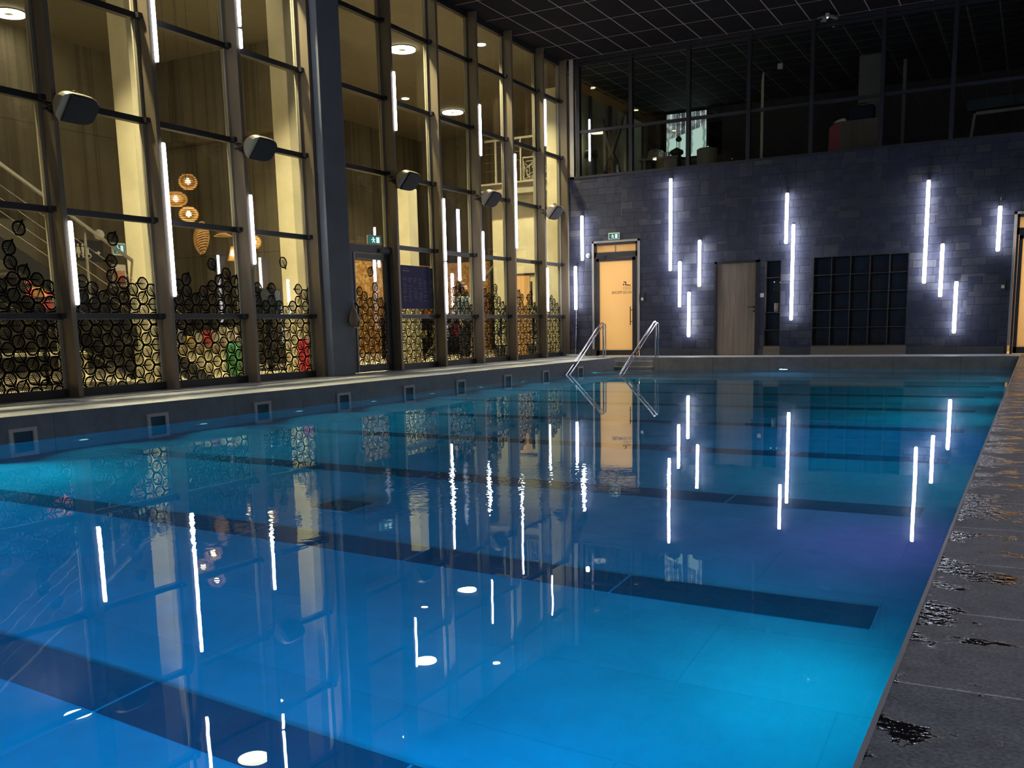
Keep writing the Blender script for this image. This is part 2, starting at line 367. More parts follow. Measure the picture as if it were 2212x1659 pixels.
for (x0, y0) in ((-4.13, 4.86),):
    dg = thing('floor_drain', (x0, y0, ZF), 'square dark slotted drain grate set in the pool floor', 'drain')
    b = MB(); b.box(0,.27,0,.27,.006,.012); b.build('drain_well', M['black'], dg)
    g = MB(); g.box(-.02,.29,-.02,.0,.0,.02); g.box(-.02,.29,.27,.29,0,.02); g.box(-.02,0,0,.27,0,.02); g.box(.27,.29,0,.27,0,.02)
    for i in range(14): g.box(.012+i*.018, .019+i*.018, 0, .27, .01, .02)
    g.build('grate', M['midgrey'], dg)
# water surface
b = MB(); b.add([(XL,YN,ZW),(XR,YN,ZW),(XR,YF-.012,ZW),(XL,YF-.012,ZW)], [(0,1,2,3)])
b.add([(STX0,YF-.012,ZW),(STX1,YF-.012,ZW),(STX1,20.08,ZW),(STX0,20.08,ZW)], [(0,1,2,3)])
o = b.build('water', M['water'], fix=False); tag(o, 'calm blue pool water mirroring the wall lights', 'water', kind='structure')
# steps
b = MB()
b.box(STX0, STX1, 19.95, 20.10, -1., -.085); b.box(STX0, STX1, 19.81, 19.95, -1., -.20); b.box(XL+.004, STX1, 19.76, 19.81, -1., -.20)
for k in range(7): b.box(XL+.004, STX1, 19.76-.32*(k+1), 19.76-.32*k, -1.3, -.33-.135*k)
st = tag(b.build('pool_steps', M['poolwall_far'], bevel=.006), 'grey tiled steps climbing out of the water to the far deck', 'steps', kind='structure')

# ceiling of hall, side walls
b = MB(); b.box(-9.97, XRW, YBACK, YB, ZC, ZC+.2); o = b.build('ceiling', M['ceil']); tag(o, 'dark tiled ceiling with thin pale grid lines', 'ceiling', kind='structure')
b = MB(); b.box(XRW, XRW+.2, YBACK, YB+.2, -.3, ZC+.2); o = b.build('wall_right', M['slate']); tag(o, 'dark slate side wall', 'wall', kind='structure')
b = MB(); b.box(-9.97, XRW+.2, YBACK-.2, YBACK, -.3, ZC+.2); o = b.build('wall_front', M['slate']); tag(o, 'dark slate end wall', 'wall', kind='structure')
b = MB(); b.box(XG-.12, XG, YBACK, 3.12, 0, ZC); o = b.build('wall_left', M['conc_col']); tag(o, 'grey wall before the glass front', 'wall', kind='structure')

# back wall with openings
ZS = 4.05
def wall_holes(x0, x1, z0, z1, y0, y1, holes):
    xs = sorted({x0, x1} | {h[0] for h in holes} | {h[1] for h in holes}); zs = sorted({z0, z1} | {h[2] for h in holes} | {h[3] for h in holes})
    xs = [x for x in xs if x0 <= x <= x1]; zs = [z for z in zs if z0 <= z <= z1]
    m = MB()
    for i in range(len(xs)-1):
        j0 = None
        for j in range(len(zs)-1):
            c = ((xs[i]+xs[i+1])/2, (zs[j]+zs[j+1])/2)
            if any(h[0] < c[0] < h[1] and h[2] < c[1] < h[3] for h in holes): continue
            m.box(xs[i], xs[i+1], y0, y1, zs[j], zs[j+1])
    return m
D1 = (-9.14, -7.98, 0, 2.62); DW = (-6.24, -5.25, 0, 2.02); NI = (-5.15, -4.80, .19, 2.0); CU = (-4.15, -2.28, .18, 2.02); D2 = (-.46, .72, 0, 2.66)
b = wall_holes(-10.1, XRW, 0, ZS, YB, YB+.45, [D1, DW, NI, CU, D2])
o = b.build('wall_back', M['slate']); tag(o, 'blue-grey slate clad wall with doors, niche and light tubes', 'wall', kind='structure')
b = MB()
for x0, x1 in ((-9.85, D1[0]-.05), (D1[1]+.05, DW[0]), (DW[1], NI[0]), (NI[1], CU[0]), (CU[1], D2[0]-.05)): b.box(x0, x1, YB-.012, YB-.0005, .001, .15)
o = b.build('baseboard_back', M['skirt']); tag(o, 'brown-grey tile skirting', 'skirting', kind='structure')
b = MB(); b.box(-9.9, XRW, YB-.02, YB+.1, ZS, ZS+.05); o = b.build('trim_2', M['alu']); tag(o, 'dark sill under the gallery windows', 'trim', kind='structure')

# ------------------------------------------------------------------ left glass front
TR = [.94, 2.13, 3.33, 4.55, 5.78]
LS, LP = .147, .1697         # leaf lattice
def leaf_local():
    """polygons of one vinyl leaf, axis along +u, stem at -u"""
    top = [(-.100,.0),(-.078,.020),(-.058,.052),(-.028,.078),(.005,.085),(.038,.080),(.068,.060),(.088,.028),(.098,0)]
    out = top + [(u, -v) for u, v in top[-2:0:-1]]
    polys = []; n = len(out); t = .017
    cc = (.0, 0)
    inn = []
    for (u, v) in out:
        d = math.hypot(u-cc[0], v-cc[1]); k = max(0, (d - t*1.15)/d); inn.append((cc[0]+(u-cc[0])*k, cc[1]+(v-cc[1])*k))
    for i in range(n):
        j = (i+1) % n; polys.append([out[i], out[j], inn[j], inn[i]])
    polys.append([(-.104,-.011), (.05,-.0035), (.05,.0035), (-.104,.011)])
    def hv(u):   # outline half height
        for a, c in zip(top, top[1:]):
            if a[0] <= u <= c[0]: return a[1] + (c[1]-a[1])*(u-a[0])/(c[0]-a[0])
        return 0
    for s in (1, -1):
        for k, u0 in enumerate((-.076, -.056, -.036, -.016, .004, .024, .044)):
            L = .030 - .001*k; u1 = min(u0 + L + .012, .086); um = u0 + .42*L
            v1 = max(hv(u1) - .003, .012)
            vm = v1*.42; w = .0050
            for (a, c) in (((u0,0),(um,vm)), ((um,vm),(u1,v1))):
                polys.append([(a[0]-w, s*a[1]), (a[0]+w, s*a[1]), (c[0]+w, s*c[1]), (c[0]-w, s*c[1])])
    return polys
LEAF = leaf_local()
ROT = [0, math.radians(120), math.radians(240)]
def clip(poly, lim):
    for ax, s, v in ((0, 1, lim[0]), (0, -1, lim[1]), (1, 1, lim[2]), (1, -1, lim[3])):
        out = []
        for i in range(len(poly)):
            p, q = poly[i], poly[(i+1) % len(poly)]
            ip = s*(p[ax]-v) >= 0; iq = s*(q[ax]-v) >= 0
            if ip: out.append(p)
            if ip != iq:
                k = (v-p[ax])/(q[ax]-p[ax]); out.append((p[0]+(q[0]-p[0])*k, p[1]+(q[1]-p[1])*k))
        poly = out
        if not poly: return poly
    return poly
def leaf_film(y0, y1, z0, z1, parent, profile, extra=(), x=XG+.012, rnd=None):
    m = MB(); U = y0
    i0 = int(y0/LS) - 1
    def put(cy_, cz, ty):
        c, s = math.cos(ROT[ty]), math.sin(ROT[ty])
        for p in LEAF:
            q = clip([(cy_ + u*c - v*s, cz + u*s + v*c) for u, v in p], (y0, y1, z0, z1))
            if len(q) > 2: m.add([(x, a, b_) for a, b_ in q] + [(x-.002, a, b_) for a, b_ in q], [tuple(range(len(q))), tuple(range(len(q), 2*len(q)))[::-1]])
    n = int((y1-y0)/LS) + 3
    for i in range(i0, i0+n+1):
        cy_ = i*LS
        for j in range(-1, 14):
            cz = .07 + j*LP + (LP/2 if i % 2 else 0)
            top = profile[min(len(profile)-1, max(0, int((cy_-y0)/(y1-y0)*len(profile))))]
            if cz > top: continue
            ty = (j + (2 if i % 2 else 0)) % 3
            if i % 2 == 0: ty = j % 3
            put(cy_, cz, ty)
    for (fy, ez, ty) in extra: put(y0 + fy*(y1-y0), ez, ty)
    if m.v:
        o = m.build('leaf_film', M['film'], parent, fix=False); o['label'] = 'black cut-out leaf pattern film stuck on the lower glass'
        return o
def bay(n, y0, y1, profile, extra, label, glass_from=0, last=False, film=True, fin=True):
    """glass from y0 to the mullion whose front right edge is at y1"""
    w = empty('window_%d' % n); tag(w, label, 'glass wall bay', kind='structure')
    if fin:
        b = MB(); b.box(XG-.06, -9.73, y1-.065, y1, 0, ZC); b.build('mullion', M['fin'], w, bevel=.003)
        b = MB(); b.box(XG-.035, XG+.03, y1-.105, y1-.065, .06, ZC-.03)
        b.box(XG-.035, XG+.03, y1, y1+.03, .06, ZC-.03); b.build('window_frame', M['frame_lit'], w)
    a0, a1 = y0, y1-.105
    zs = [0] + [z for z in TR if z > glass_from] + [ZC-.02]
    if glass_from: zs = [glass_from] + zs[1:]
    for k, z in enumerate(zs):
        if glass_from and k == 0: continue
        if z == 0: b = MB(); b.box(XG-.05, XG+.05, y0, y1-.065, 0, .10)
        elif k == len(zs)-1: b = MB(); b.box(XG-.05, XG+.05, y0, y1-.065, ZC-.10, ZC)
        else:
            b = MB(); b.box(XG-.04, XG+.075, y0, y1-.065, z-.035, z+.03); b.box(XG+.075, XG+.08, y0, y1-.065, z-.045, z-.037)
            b.box(XG+.03, XG+.13, y1-.13, y1-.066, z-.032, z+.028)
        b.build('transom', M['alu'], w)
    for k in range(len(zs)-1):
        za = zs[k] + (.10 if zs[k] == 0 else .03); zb = zs[k+1] - (.035 if k < len(zs)-2 else .08)
        b = MB(); b.box(XG-.012, XG+.0, a0, a1, za, zb); b.build('pane', M['glass'], w)
    if film and not glass_from:
        leaf_film(a0, a1, .10, .90, w, profile, ()); leaf_film(a0, a1, .975, 2.09, w, profile, extra)
    return w
random.seed(3)
bay(1, 3.17, 4.62, [1.5,1.6,1.45,1.4,1.5], [], 'glass bay nearest the viewer, leaf film below')
bay(2, 4.62, 6.07, [1.4,1.5,1.55,1.4,1.35], [(.4,1.9,2)], 'glass bay before the stair bays, leaf film below')
bay(3, 6.07, 7.52, [1.45,1.4,1.35,1.3,1.3,1.72,1.55,1.42,1.3], [(.73,1.90,2)], 'glass bay with the steel staircase behind it')
bay(4, 7.52, 8.97, [1.62,1.5,1.35,1.3,1.62,1.4,1.5,1.35], [(.57,1.87,2)], 'glass bay whose leaf film has one loose leaf near its centre')
bay(5, 8.97, 10.46, [1.4,1.35,1.45,1.3,1.4,1.5,1.65,1.45], [(.66,1.63,1)], 'glass bay with the wicker pendant lamps behind it')
bay(6, 10.46, 11.95, [1.66,1.45,1.2,1.35,1.25,1.15,1.2,1.45,1.42], [(.62,1.72,1)], 'glass bay just before the concrete column')
w7 = bay(7, 12.52, 14.06, [], [], 'glass bay above the glazed door', glass_from=2.13)
bay(8, 14.06, 15.51, [1.4], [], 'glass bay that carries the purple notice board')
bay(9, 15.51, 16.93, [1.35,1.45,1.1,1.45,1.55,1.5,1.2], [(.25,1.56,0)], 'glass bay in front of the chipboard partition')
bay(10, 16.93, 18.35, [1.3,1.5,1.5,1.3,1.55,1.4,1.25], [], 'glass bay with a standing person behind it')
bay(11, 18.35, 19.80, [1.35,1.6,1.45,1.2,1.45,1.2], [], 'glass bay in front of the lit lobby door')
bay(12, 19.80, 21.0, [1.2,1.3,1.35,1.3,1.25], [], 'last glass bay before the slate wall with palms behind it')
b = MB(); b.box(XG, -9.60, 11.96, 12.50, 0, ZC)
o = b.build('column', M['conc_col'], bevel=.01); tag(o, 'square blue-grey concrete column in the glass front', 'column', kind='structure')
b = MB(); b.box(XG-.1, XG, 11.95, 12.52, 0, ZC); o = b.build('trim_3', M['alu']); tag(o, 'dark closing panel behind the column', 'trim', kind='structure')
# glazed door in bay 7
dr = empty('door_1'); tag(dr, 'narrow dark-framed glazed door beside the concrete column, exit sign above', 'door', kind='structure')
b = MB(); b.box(XG-.05, XG+.09, 12.52, 12.56, 0, 2.0); b.box(XG-.05, XG+.10, 12.52, 13.99, 1.98, 2.10); b.box(XG-.05, XG+.05, 12.70, 12.80, 0, 1.98); b.box(XG-.05, XG+.05, 13.90, 13.99, 0, 1.98); b.box(XG-.05, XG+.05, 12.56, 12.7, 0, .1)
b.build('door_frame', M['alu'], dr)
b = MB(); b.box(XG-.005, XG+.005, 12.56, 12.70, .1, 1.98); b.build('side_pane', M['glass'], dr)
lf = MB(); lf.box(XG+.0, XG+.10, 12.80, 12.92, .01, 1.97); lf.box(XG+.02, XG+.07, 13.82, 13.90, .01, 1.97); lf.box(XG+.02, XG+.07, 12.9, 13.85, .01, .13); lf.box(XG+.02, XG+.07, 12.9, 13.85, 1.88, 1.97)
lf = lf.build('door_leaf', M['alu'], dr)
b = MB(); b.box(XG+.10, XG+.112, 12.905, 12.93, .01, 1.97); b.build('edge_strip', M['coping'], lf)
b = MB(); b.box(XG+.03, XG+.042, 12.92, 13.82, .13, 1.88); b.build('pane', M['glass'], lf)
leaf_film(12.93, 13.82, .13, 1.88, dr, [1.42,1.3,1.2,1.45,1.25], [(.55,1.68,2)], x=XG+.055)
leaf_film(12.56, 12.70, .1, 1.9, dr, [1.6], [], x=XG+.012)
b = MB(); b.tube([(XG+.13,12.86,.75),(XG+.19,12.86,.8),(XG+.19,12.86,1.1),(XG+.13,12.86,1.15)], .014); b.build('door_handle', M['black'], lf)
b = MB(); b.box(XG+.09, XG+.15, 13.62, 13.88, 2.0, 2.06); b.build('door_closer', M['darkgrey'], dr)

# ------------------------------------------------------------------ vertical light tubes
TL = 'white light tubes on the glass front'; TW = 'white light tubes on the slate wall'
def tube(x, y, z0, z1, label, group, side, r=.03):
    t = thing('light_tube', (x, y, z0), label, 'light tube', group); L = z1 - z0
    b = MB(); b.lathe([(.001,.0),(r*.8,.005),(r,.03),(r,L-.03),(r*.8,L-.005),(.001,L)], n=14); b.build('diffuser', M['tube'], t)
    b = MB()
    if side == 'w': b.box(-.012,.012,.036,.099,.1,.13); b.box(-.012,.012,.036,.099,L-.13,L-.1); b.box(-.012,.012,.034,.046,0,L); b.box(-.02,.02,-.005,.055,L-.005,L+.03)
    else: b.box(-.045,-.026,-.03,.02,-.01,L+.03); b.box(-.045,.0,-.03,.015,L,L+.02)
    b.build('mounting_rail', M['black'], t); return t
XT = -9.735
for y, z0, z1, lab in ((7.52,1.06,2.0,'short white light tube on the nearest visible mullion, below the loudspeaker'),
    (8.97,1.18,3.07,'long white light tube on the mullion left of the wicker lamps'),
    (8.97,4.02,4.98,'white light tube high on the mullion left of the wicker lamps'),
    (10.46,1.65,2.60,'white light tube on the mullion right of the wicker lamps'),
    (10.46,4.80,5.75,'white light tube high on the mullion above the second loudspeaker'),
    (10.46,4.52,4.77,'stubby white light tube under a longer one, above the second loudspeaker'),
    (14.06,4.03,4.98,'white light tube high on the mullion right of the concrete column'),
    (15.51,1.95,3.07,'long white light tube, upper of two joined on the mullion right of the purple board'),
    (15.51,.98,1.93,'white light tube, lower of two joined on the mullion right of the purple board'),
    (16.93,4.02,4.98,'white light tube high on the mullion above the fourth loudspeaker'),
    (16.93,1.63,2.59,'white light tube low on the mullion left of the standing person'),
    (18.35,2.35,4.26,'long white light tube on the mullion left of the lit lobby door'),
    (19.80,4.63,5.61,'white light tube highest on the last mullion before the slate wall'),
    (19.80,1.04,2.01,'white light tube low on the last mullion beside the palms')):
    tube(XT, y+.03, z0, z1, lab, TL, 'l', .025)
for x, z0, z1, lab in ((-7.22,1.87,3.85,'long white light tube on the slate wall, first right of the left door'),
    (-7.0,1.07,2.07,'short white light tube just below the long one right of the left door'),
    (-6.555,1.5,2.5,'short white light tube above and left of the wooden door'),
    (-6.785,.41,1.40,'lowest short white light tube left of the wooden door'),
    (-4.695,2.31,3.34,'short white light tube high above the narrow niche'),
    (-4.55,.73,2.70,'long white light tube between the narrow niche and the locker shelves'),
    (-1.985,1.39,3.36,'long white light tube right of the locker shelves'),
    (-1.68,1.12,2.14,'middle of the three light tubes stepping down right of the locker shelves'),
    (-1.40,.41,1.41,'lowest light tube right of the locker shelves'),
    (-.71,1.94,2.78,'short white light tube beside the top of the right door'),
    (.86,1.01,2.93,'long white light tube right of the right door, outside the view'),
    (-9.355,2.2,3.21,'short white light tube above left of the left door, upper of two'),
    (-9.53,1.08,2.08,'short white light tube left of the left door, lower of two')):
    tube(x, YB-.10, z0, z1, lab, TW, 'w', .034)
b = MB(); b.tube([(-.705,YB-.07,2.81),(-.705,YB-.07,2.95)], .006); 
tag(b.build('cable_conduit', M['steel']), 'thin metal conduit above the tube beside the right door', 'conduit')
# unseen tubes added on the side wall at the viewer's right to brighten the deck
for y, z0, z1 in ((-3.0,1.9,3.9),(-2.2,.8,1.8),(0.2,1.2,2.2),(1.5,2.2,4.2),(3.4,.7,1.7),(5.0,2.4,3.4),(6.6,1.2,2.2),(7.2,2.0,4.0),(9.6,.8,1.8),(10.6,1.8,3.8),(12.6,.9,1.9)):
    t = tube(XRW-.10, y, z0, z1, 'unseen fill tube added on the side wall beyond the right edge of the deck', 'added fill tubes on the side wall', 'w', .034)
    t.rotation_euler = (0,0,-PI/2)
for x, z0, z1 in ((-8.4,1.8,3.8),(-7.6,.7,1.7),(-5.0,2.4,3.4),(-4.4,1.0,3.0),(-2.2,1.8,3.8),(-1.5,.6,1.6),(.6,1.4,2.4),(1.3,2.0,4.0)):  # tubes added behind the camera to brighten the hall
    t = tube(x, YBACK+.10, z0, z1, 'unseen fill tube added on the wall behind the viewer', 'added fill tubes behind the viewer', 'w', .034)
    t.rotation_euler = (0,0,PI)

# ------------------------------------------------------------------ doors, niche and shelves in the slate wall
def frosted_door(name, x0, x1, h, label, text):
    d = empty(name); tag(d, label, 'door', kind='structure')
    b = MB(); b.box(x0-.0, x0+.045, YB-.035, YB+.1, .16, h); b.box(x1-.045, x1, YB-.035, YB+.1, .16, h); b.box(x0, x1, YB-.035, YB+.1, h-.045, h)
    b.build('outer_trim', M['trim_light'], d)
    fx0, fx1, ft = x0+.05, x1-.05, h-.05
    b = MB(); y0, y1 = YB-.01, YB+.09
    b.box(fx0, fx0+.045, y0, y1, 0, ft); b.box(fx1-.045, fx1, y0, y1, 0, ft); b.box(fx0, fx1, y0, y1, ft-.05, ft); b.box(fx0, fx1, y0, y1, 2.24, 2.36)
    b.build('door_frame', M['alu'], d)
    b = MB(); b.box(fx0+.045, fx1-.045, YB+.04, YB+.05, 2.36, ft-.05); b.build('transom_pane', M['frost'], d)
    b = MB(); b.box(fx0+.50, fx0+.52, YB+.0, YB+.04, 2.36, ft-.05); b.build('glazing_bar', M['trim_light'], d)
    lx0, lx1 = fx0+.05, fx1-.05
    b = MB(); b.box(lx0, lx0+.065, y0, YB+.06, .01, 2.235); b.box(lx1-.075, lx1, y0, YB+.06, .01, 2.235); b.box(lx0, lx1, y0, YB+.06, 2.16, 2.235); b.box(lx0, lx1, y0, YB+.06, .01, .13)
    lf = b.build('door_leaf', M['alu'], d)
    b = MB(); b.box(lx0+.065, lx1-.075, YB+.02, YB+.032, .13, 2.16); b.build('frosted_pane', M['frost'], lf)
    b = MB(); hx = lx1-.10; b.tube([(hx,YB-.07,.70),(hx,YB-.07,1.12)], .011); b.tube([(hx,YB-.07,.78),(hx+.05,YB,.78)], .008); b.tube([(hx,YB-.07,1.04),(hx+.05,YB,1.04)], .008)
    b.build('door_handle', M['black'], lf)
    b = MB(); b.box(fx0+.05, fx0+.28, YB-.05, YB-.01, 2.22, 2.28); b.box(fx0+.25, fx0+.52, YB-.06, YB-.045, 2.235, 2.25); b.build('door_closer', M['black'], d)
    if text:
        # swimmer pictogram over two waves and the mirrored words
        g = MB(); yy = YB+.008; px = lx1-.21; pz = 1.62
        def ribbon(pts, w):
            for a, c in zip(pts, pts[1:]):
                dx, dz = c[0]-a[0], c[1]-a[1]; L = math.hypot(dx, dz) or 1; nx, nz = -dz/L*w/2, dx/L*w/2
                g.add([(a[0]+nx,yy,a[1]+nz),(c[0]+nx,yy,c[1]+nz),(c[0]-nx,yy,c[1]-nz),(a[0]-nx,yy,a[1]-nz),
                       (a[0]+nx,yy+.004,a[1]+nz),(c[0]+nx,yy+.004,c[1]+nz),(c[0]-nx,yy+.004,c[1]-nz),(a[0]-nx,yy+.004,a[1]-nz)],
                      [(0,1,2,3),(7,6,5,4),(0,4,5,1),(1,5,6,2),(2,6,7,3),(3,7,4,0)])
        disc = [(px-.085+.018*math.cos(a*PI/8), pz+.018*math.sin(a*PI/8)) for a in range(16)]
        g.prism(disc, 'y', yy, yy+.004)
        ribbon([(px-.085,pz+.055),(px-.03,pz+.055),(px-.035,pz-.015)], .022); ribbon([(px-.045,pz-.012),(px+.02,pz-.012),(px+.085,pz-.022)], .022)
        for q in (0, .04): ribbon([(px-.1+i*.02, pz-.062-q+.009*math.sin(i*1.3)) for i in range(11)], .007)
        g.build('swimmer_pictogram', M['ink'], lf)
        cu = bpy.data.curves.new('lettering', 'FONT'); cu.body = 'ACCES PISCINE'; cu.size = .088; cu.extrude = .001; cu.align_x = 'CENTER'
        tmp = bpy.data.objects.new('tmp', cu); COL.objects.link(tmp); bpy.context.view_layer.update()
        me = bpy.data.meshes.new_from_object(tmp.evaluated_get(bpy.context.evaluated_depsgraph_get())); bpy.data.objects.remove(tmp)
        for v in me.vertices: x, y_ = v.co.x, v.co.y; v.co = (-x*.82, 0 + v.co.z, y_)
        me.materials.append(M['ink']); lo = bpy.data.objects.new('lettering', me); COL.objects.link(lo); lo.parent = lf; lo.location = (px-.135, yy, pz-.205)
        lo['label'] = 'ACCES PISCINE in black letters read from behind'
    # warm corridor behind
    c = MB(); c.box(x0-.6, x1+.6, YB+1.5, YB+1.6, 0, 2.9); c.box(x0-.6, x0-.5, YB+.45, YB+1.6, 0, 2.9); c.box(x1+.5, x1+.6, YB+.45, YB+1.6, 0, 2.9); c.box(x0-.6, x1+.6, YB+.45, YB+1.6, 2.9, 3.0); c.box(x0-.6, x1+.6, YB+.0, YB+1.6, -.1, -.0)
    c.build('corridor_shell', M['pale'], d)
    return d
frosted_door('door_2', D1[0], D1[1], D1[3], 'warmly lit frosted glass door with a swimmer pictogram and mirrored words, left end of the slate wall', True)
frosted_door('door_4', D2[0], D2[1], D2[3], 'warmly lit frosted glass door cut by the right edge of the view', True)
d = empty('door_3'); tag(d, 'plain grey-oak door in a black frame in the middle of the slate wall', 'door', kind='structure')
b = MB(); b.box(DW[0], DW[0]+.05, YB-.015, YB+.1, 0, DW[3]); b.box(DW[1]-.09, DW[1], YB-.015, YB+.1, 0, DW[3]); b.box(DW[0], DW[1], YB-.015, YB+.1, DW[3]-.05, DW[3]); b.build('door_frame', M['black'], d)
b = MB(); b.box(DW[0]+.05, DW[1]-.09, YB+.02, YB+.06, .005, DW[3]-.05); lf = b.build('door_leaf', M['oak'], d)
b = MB(); b.tube([(-5.375,YB+.02,1.03),(-5.375,YB-.05,1.03),(-5.50,YB-.05,1.03)], .009); b.lathe([(.001,0),(.024,0),(.024,.012),(.001,.012)], (-5.375,YB+.006,1.03), 16, axis='y'); b.build('door_handle', M['black'], lf)
b = MB(); b.lathe([(.001,0),(.024,0),(.024,.012),(.001,.012)], (-5.375,YB+.006,.945), 16, axis='y'); b.build('lock_plate', M['black'], lf)
b = MB(); b.box(DW[0]-.05, DW[1]+.05, YB+.3, YB+.45, 0, 2.1); o = b.build('wall_door_backing', M['brown']); tag(o, 'dark wall behind the oak door', 'wall', kind='structure')
# niche with shelves
t = thing('niche_shelf', (NI[0], YB, 0), 'narrow dark built-in shelf niche between the oak door and the light tubes', 'shelf')
w_ = NI[1]-NI[0]
b = MB(); b.box(0,w_,.30,.32,.19,2.0); b.box(0,.015,0,.3,.19,2.0); b.box(w_-.015,w_,0,.3,.19,2.0); b.box(0,w_,0,.3,1.985,2.0); b.box(0,w_,0,.3,.19,.205); b.build('case', M['oak_dark'], t)
for z in (.54,.91,1.64): b = MB(); b.box(.015,w_-.015,.005,.3,z-.018,z); b.build('shelf_board', M['oak_dark'], t)
b = MB(); b.box(0,w_,-.012,.01,.001,.185); b.build('plinth', M['oak_plinth'], t)
t = thing('control_unit', (-5.02,YB+.2,1.34), 'black control unit with small lit indicators in the narrow niche', 'control unit')
b = MB(); b.box(0,.2,0,.08,0,.27); b.build('housing', M['black'], t, bevel=.004)
for dx, dz, mm in ((.02,.20,'led_small'),(.15,.19,'led_small')): b = MB(); b.box(dx,dx+.022,-.004,0,dz,dz+.012); b.build('indicator', M[mm], t)
b = MB(); b.box(.02,.04,-.004,0,.05,.07); b.build('warning_light', M['red'], t)
t = thing('paper_roll', (-4.91,YB+.12,.912), 'white paper roll standing on a shelf of the narrow niche', 'paper roll')
b = MB(); b.lathe([(.018,0),(.055,0),(.055,.19),(.018,.19)], n=20); b.build('roll', M['signwhite'], t)
# locker shelves 5 x 5
t = thing('cubby_shelf', (CU[0], YB, 0), 'dark built-in locker shelf of five by five open compartments', 'shelf unit')
w_ = CU[1]-CU[0]
b = MB(); b.box(0,w_,.40,.42,.18,2.02); b.build('back_panel', M['oak_dark'], t)
b = MB(); b.box(0,w_,0,.4,2.0,2.02); b.box(0,w_,0,.4,.18,.20); b.box(0,.02,0,.4,.2,2.0); b.box(w_-.02,w_,0,.4,.2,2.0); b.build('case', M['oak_dark'], t)
for k in range(1,5): b = MB(); x = w_*k/5; b.box(x-.009,x+.009,.002,.4,.2,2.0); b.build('divider', M['oak_dark'], t)
for k in range(1,5): b = MB(); z = .2+1.8*k/5; b.box(.02,w_-.02,.006,.4,z-.008,z+.008); b.build('shelf_board', M['oak_dark'], t)
b = MB(); b.box(0,w_,-.012,.01,.001,.175); b.build('plinth', M['oak_plinth'], t)
# small wall things
t = thing('light_switch', (-5.20,YB,1.23), 'small white square switch between the oak door and the niche', 'switch')
b = MB(); b.box(-.04,.04,-.012,0,0,.085); b.build('plate', M['white'], t, bevel=.003); b = MB(); b.box(-.02,.02,-.016,-.012,.02,.065); b.build('rocker', M['signwhite'], t)
for x, lab in ((-7.90,'small black card reader on the slate wall right of the left door'), (-.58,'small black card reader on the slate wall beside the right door')):
    t = thing('card_reader', (x,YB,1.2), lab, 'card reader', 'card readers')
    b = MB(); b.box(-.045,.045,-.03,0,-.0,.21); b.build('housing', M['black'], t, bevel=.006)
    b = MB(); b.box(-.035,.02,-.034,-.03,.05,.11); b.build('keypad', M['white'], t)
def exit_sign(loc, rot, label, arrow, dark=False):
    t = thing('exit_sign', loc, label, 'exit sign', 'lit exit signs', rot)
    b = MB(); b.box(-.135,.135,-.04,0,-.075,.075); b.build('housing', M['white'], t, bevel=.006)
    b = MB(); b.box(-.115,.115,-.043,-.04,-.055,.055); fc = b.build('face', M['exit_green'], t)
    g = MB(); y0, y1 = -.047, -.043
    def q(pts): g.prism(pts, 'y', y0, y1)
    g.prism([(-.03+.011*math.cos(a*PI/5), .035+.011*math.sin(a*PI/5)) for a in range(10)], 'y', y0, y1)
    q([(-.045,.022),(-.022,.022),(-.012,-.005),(-.03,-.012)]); q([(-.03,-.008),(-.012,-.008),(.005,-.045),(-.008,-.048)]); q([(-.035,-.008),(-.022,-.01),(-.045,-.045),(-.058,-.04)])
    q([(-.025,.018),(-.022,.008),(.006,.002),(.008,.012)]); q([(-.048,.018),(-.04,.008),(-.068,-.008),(-.072,0)])
    q([(.03,.045),(.09,.045),(.09,-.048),(.03,-.048)]) if not arrow else (q([(-.105,.004),(-.08,.024),(-.08,-.016)]), q([(.03,.045),(.085,.045),(.085,-.048),(.03,-.048)]))
    g.build('pictogram', M['exit_white'], t)
    return t
exit_sign((-8.59,YB,2.71), 0, 'lit exit sign with running figure on the slate wall above the left door', False)
exit_sign((-9.84,13.46,2.19), math.radians(70), 'lit green exit sign above the glazed door beside the concrete column', False)
t = thing('alarm_dome', (-9.24,YB,2.31), 'small round grey dome on the slate wall left of the left door frame', 'sounder')
b = MB(); b.lathe([(.001,-.06),(.03,-.055),(.05,-.03),(.055,0),(.001,0)], n=20, axis='y'); b.build('dome', M['white'], t)
# pull-buoy like tan bag on the column
t = thing('hanging_bag', (-9.60,12.44,.76), 'tan teardrop-shaped bag hanging on the right edge of the concrete column', 'bag')
b = MB(); pr = [(.001,-.0),(.07,.015),(.11,.07),(.115,.13),(.09,.2),(.05,.27),(.018,.33),(.012,.36)]
b.lathe([(r*.62, z) for r, z in pr], n=20); o = b.build('pouch', M['tan'], t); o.scale = (.75,1.5,1); o.location = (.06,0,0)
b = MB(); b.tube([(.06,-.01,.34),(.06,.03,.3),(.05,.13,.17),(.05,.165,.08),(.05,.12,.0),(.06,0,-.01)], .009, 8); b.build('strap', M['grey_unit'], t)
b = MB(); b.tube([(.0,0,.37),(.06,0,.37),(.07,0,.40)], .006, 8); b.build('hook', M['steel'], t)
# squeegee leaning on the wall
t = thing('floor_squeegee', (-9.55,20.92,0), 'floor squeegee with a long pole leaning in the left corner of the slate wall', 'squeegee')
b = MB(); b.tube([(0,-.02,.03),(.02,.03,1.5)], .011); b.build('pole', M['steel'], t)
b = MB(); b.box(-.24,.24,-.05,.01,.0,.045); b.build('blade', M['signwhite'], t, bevel=.006)

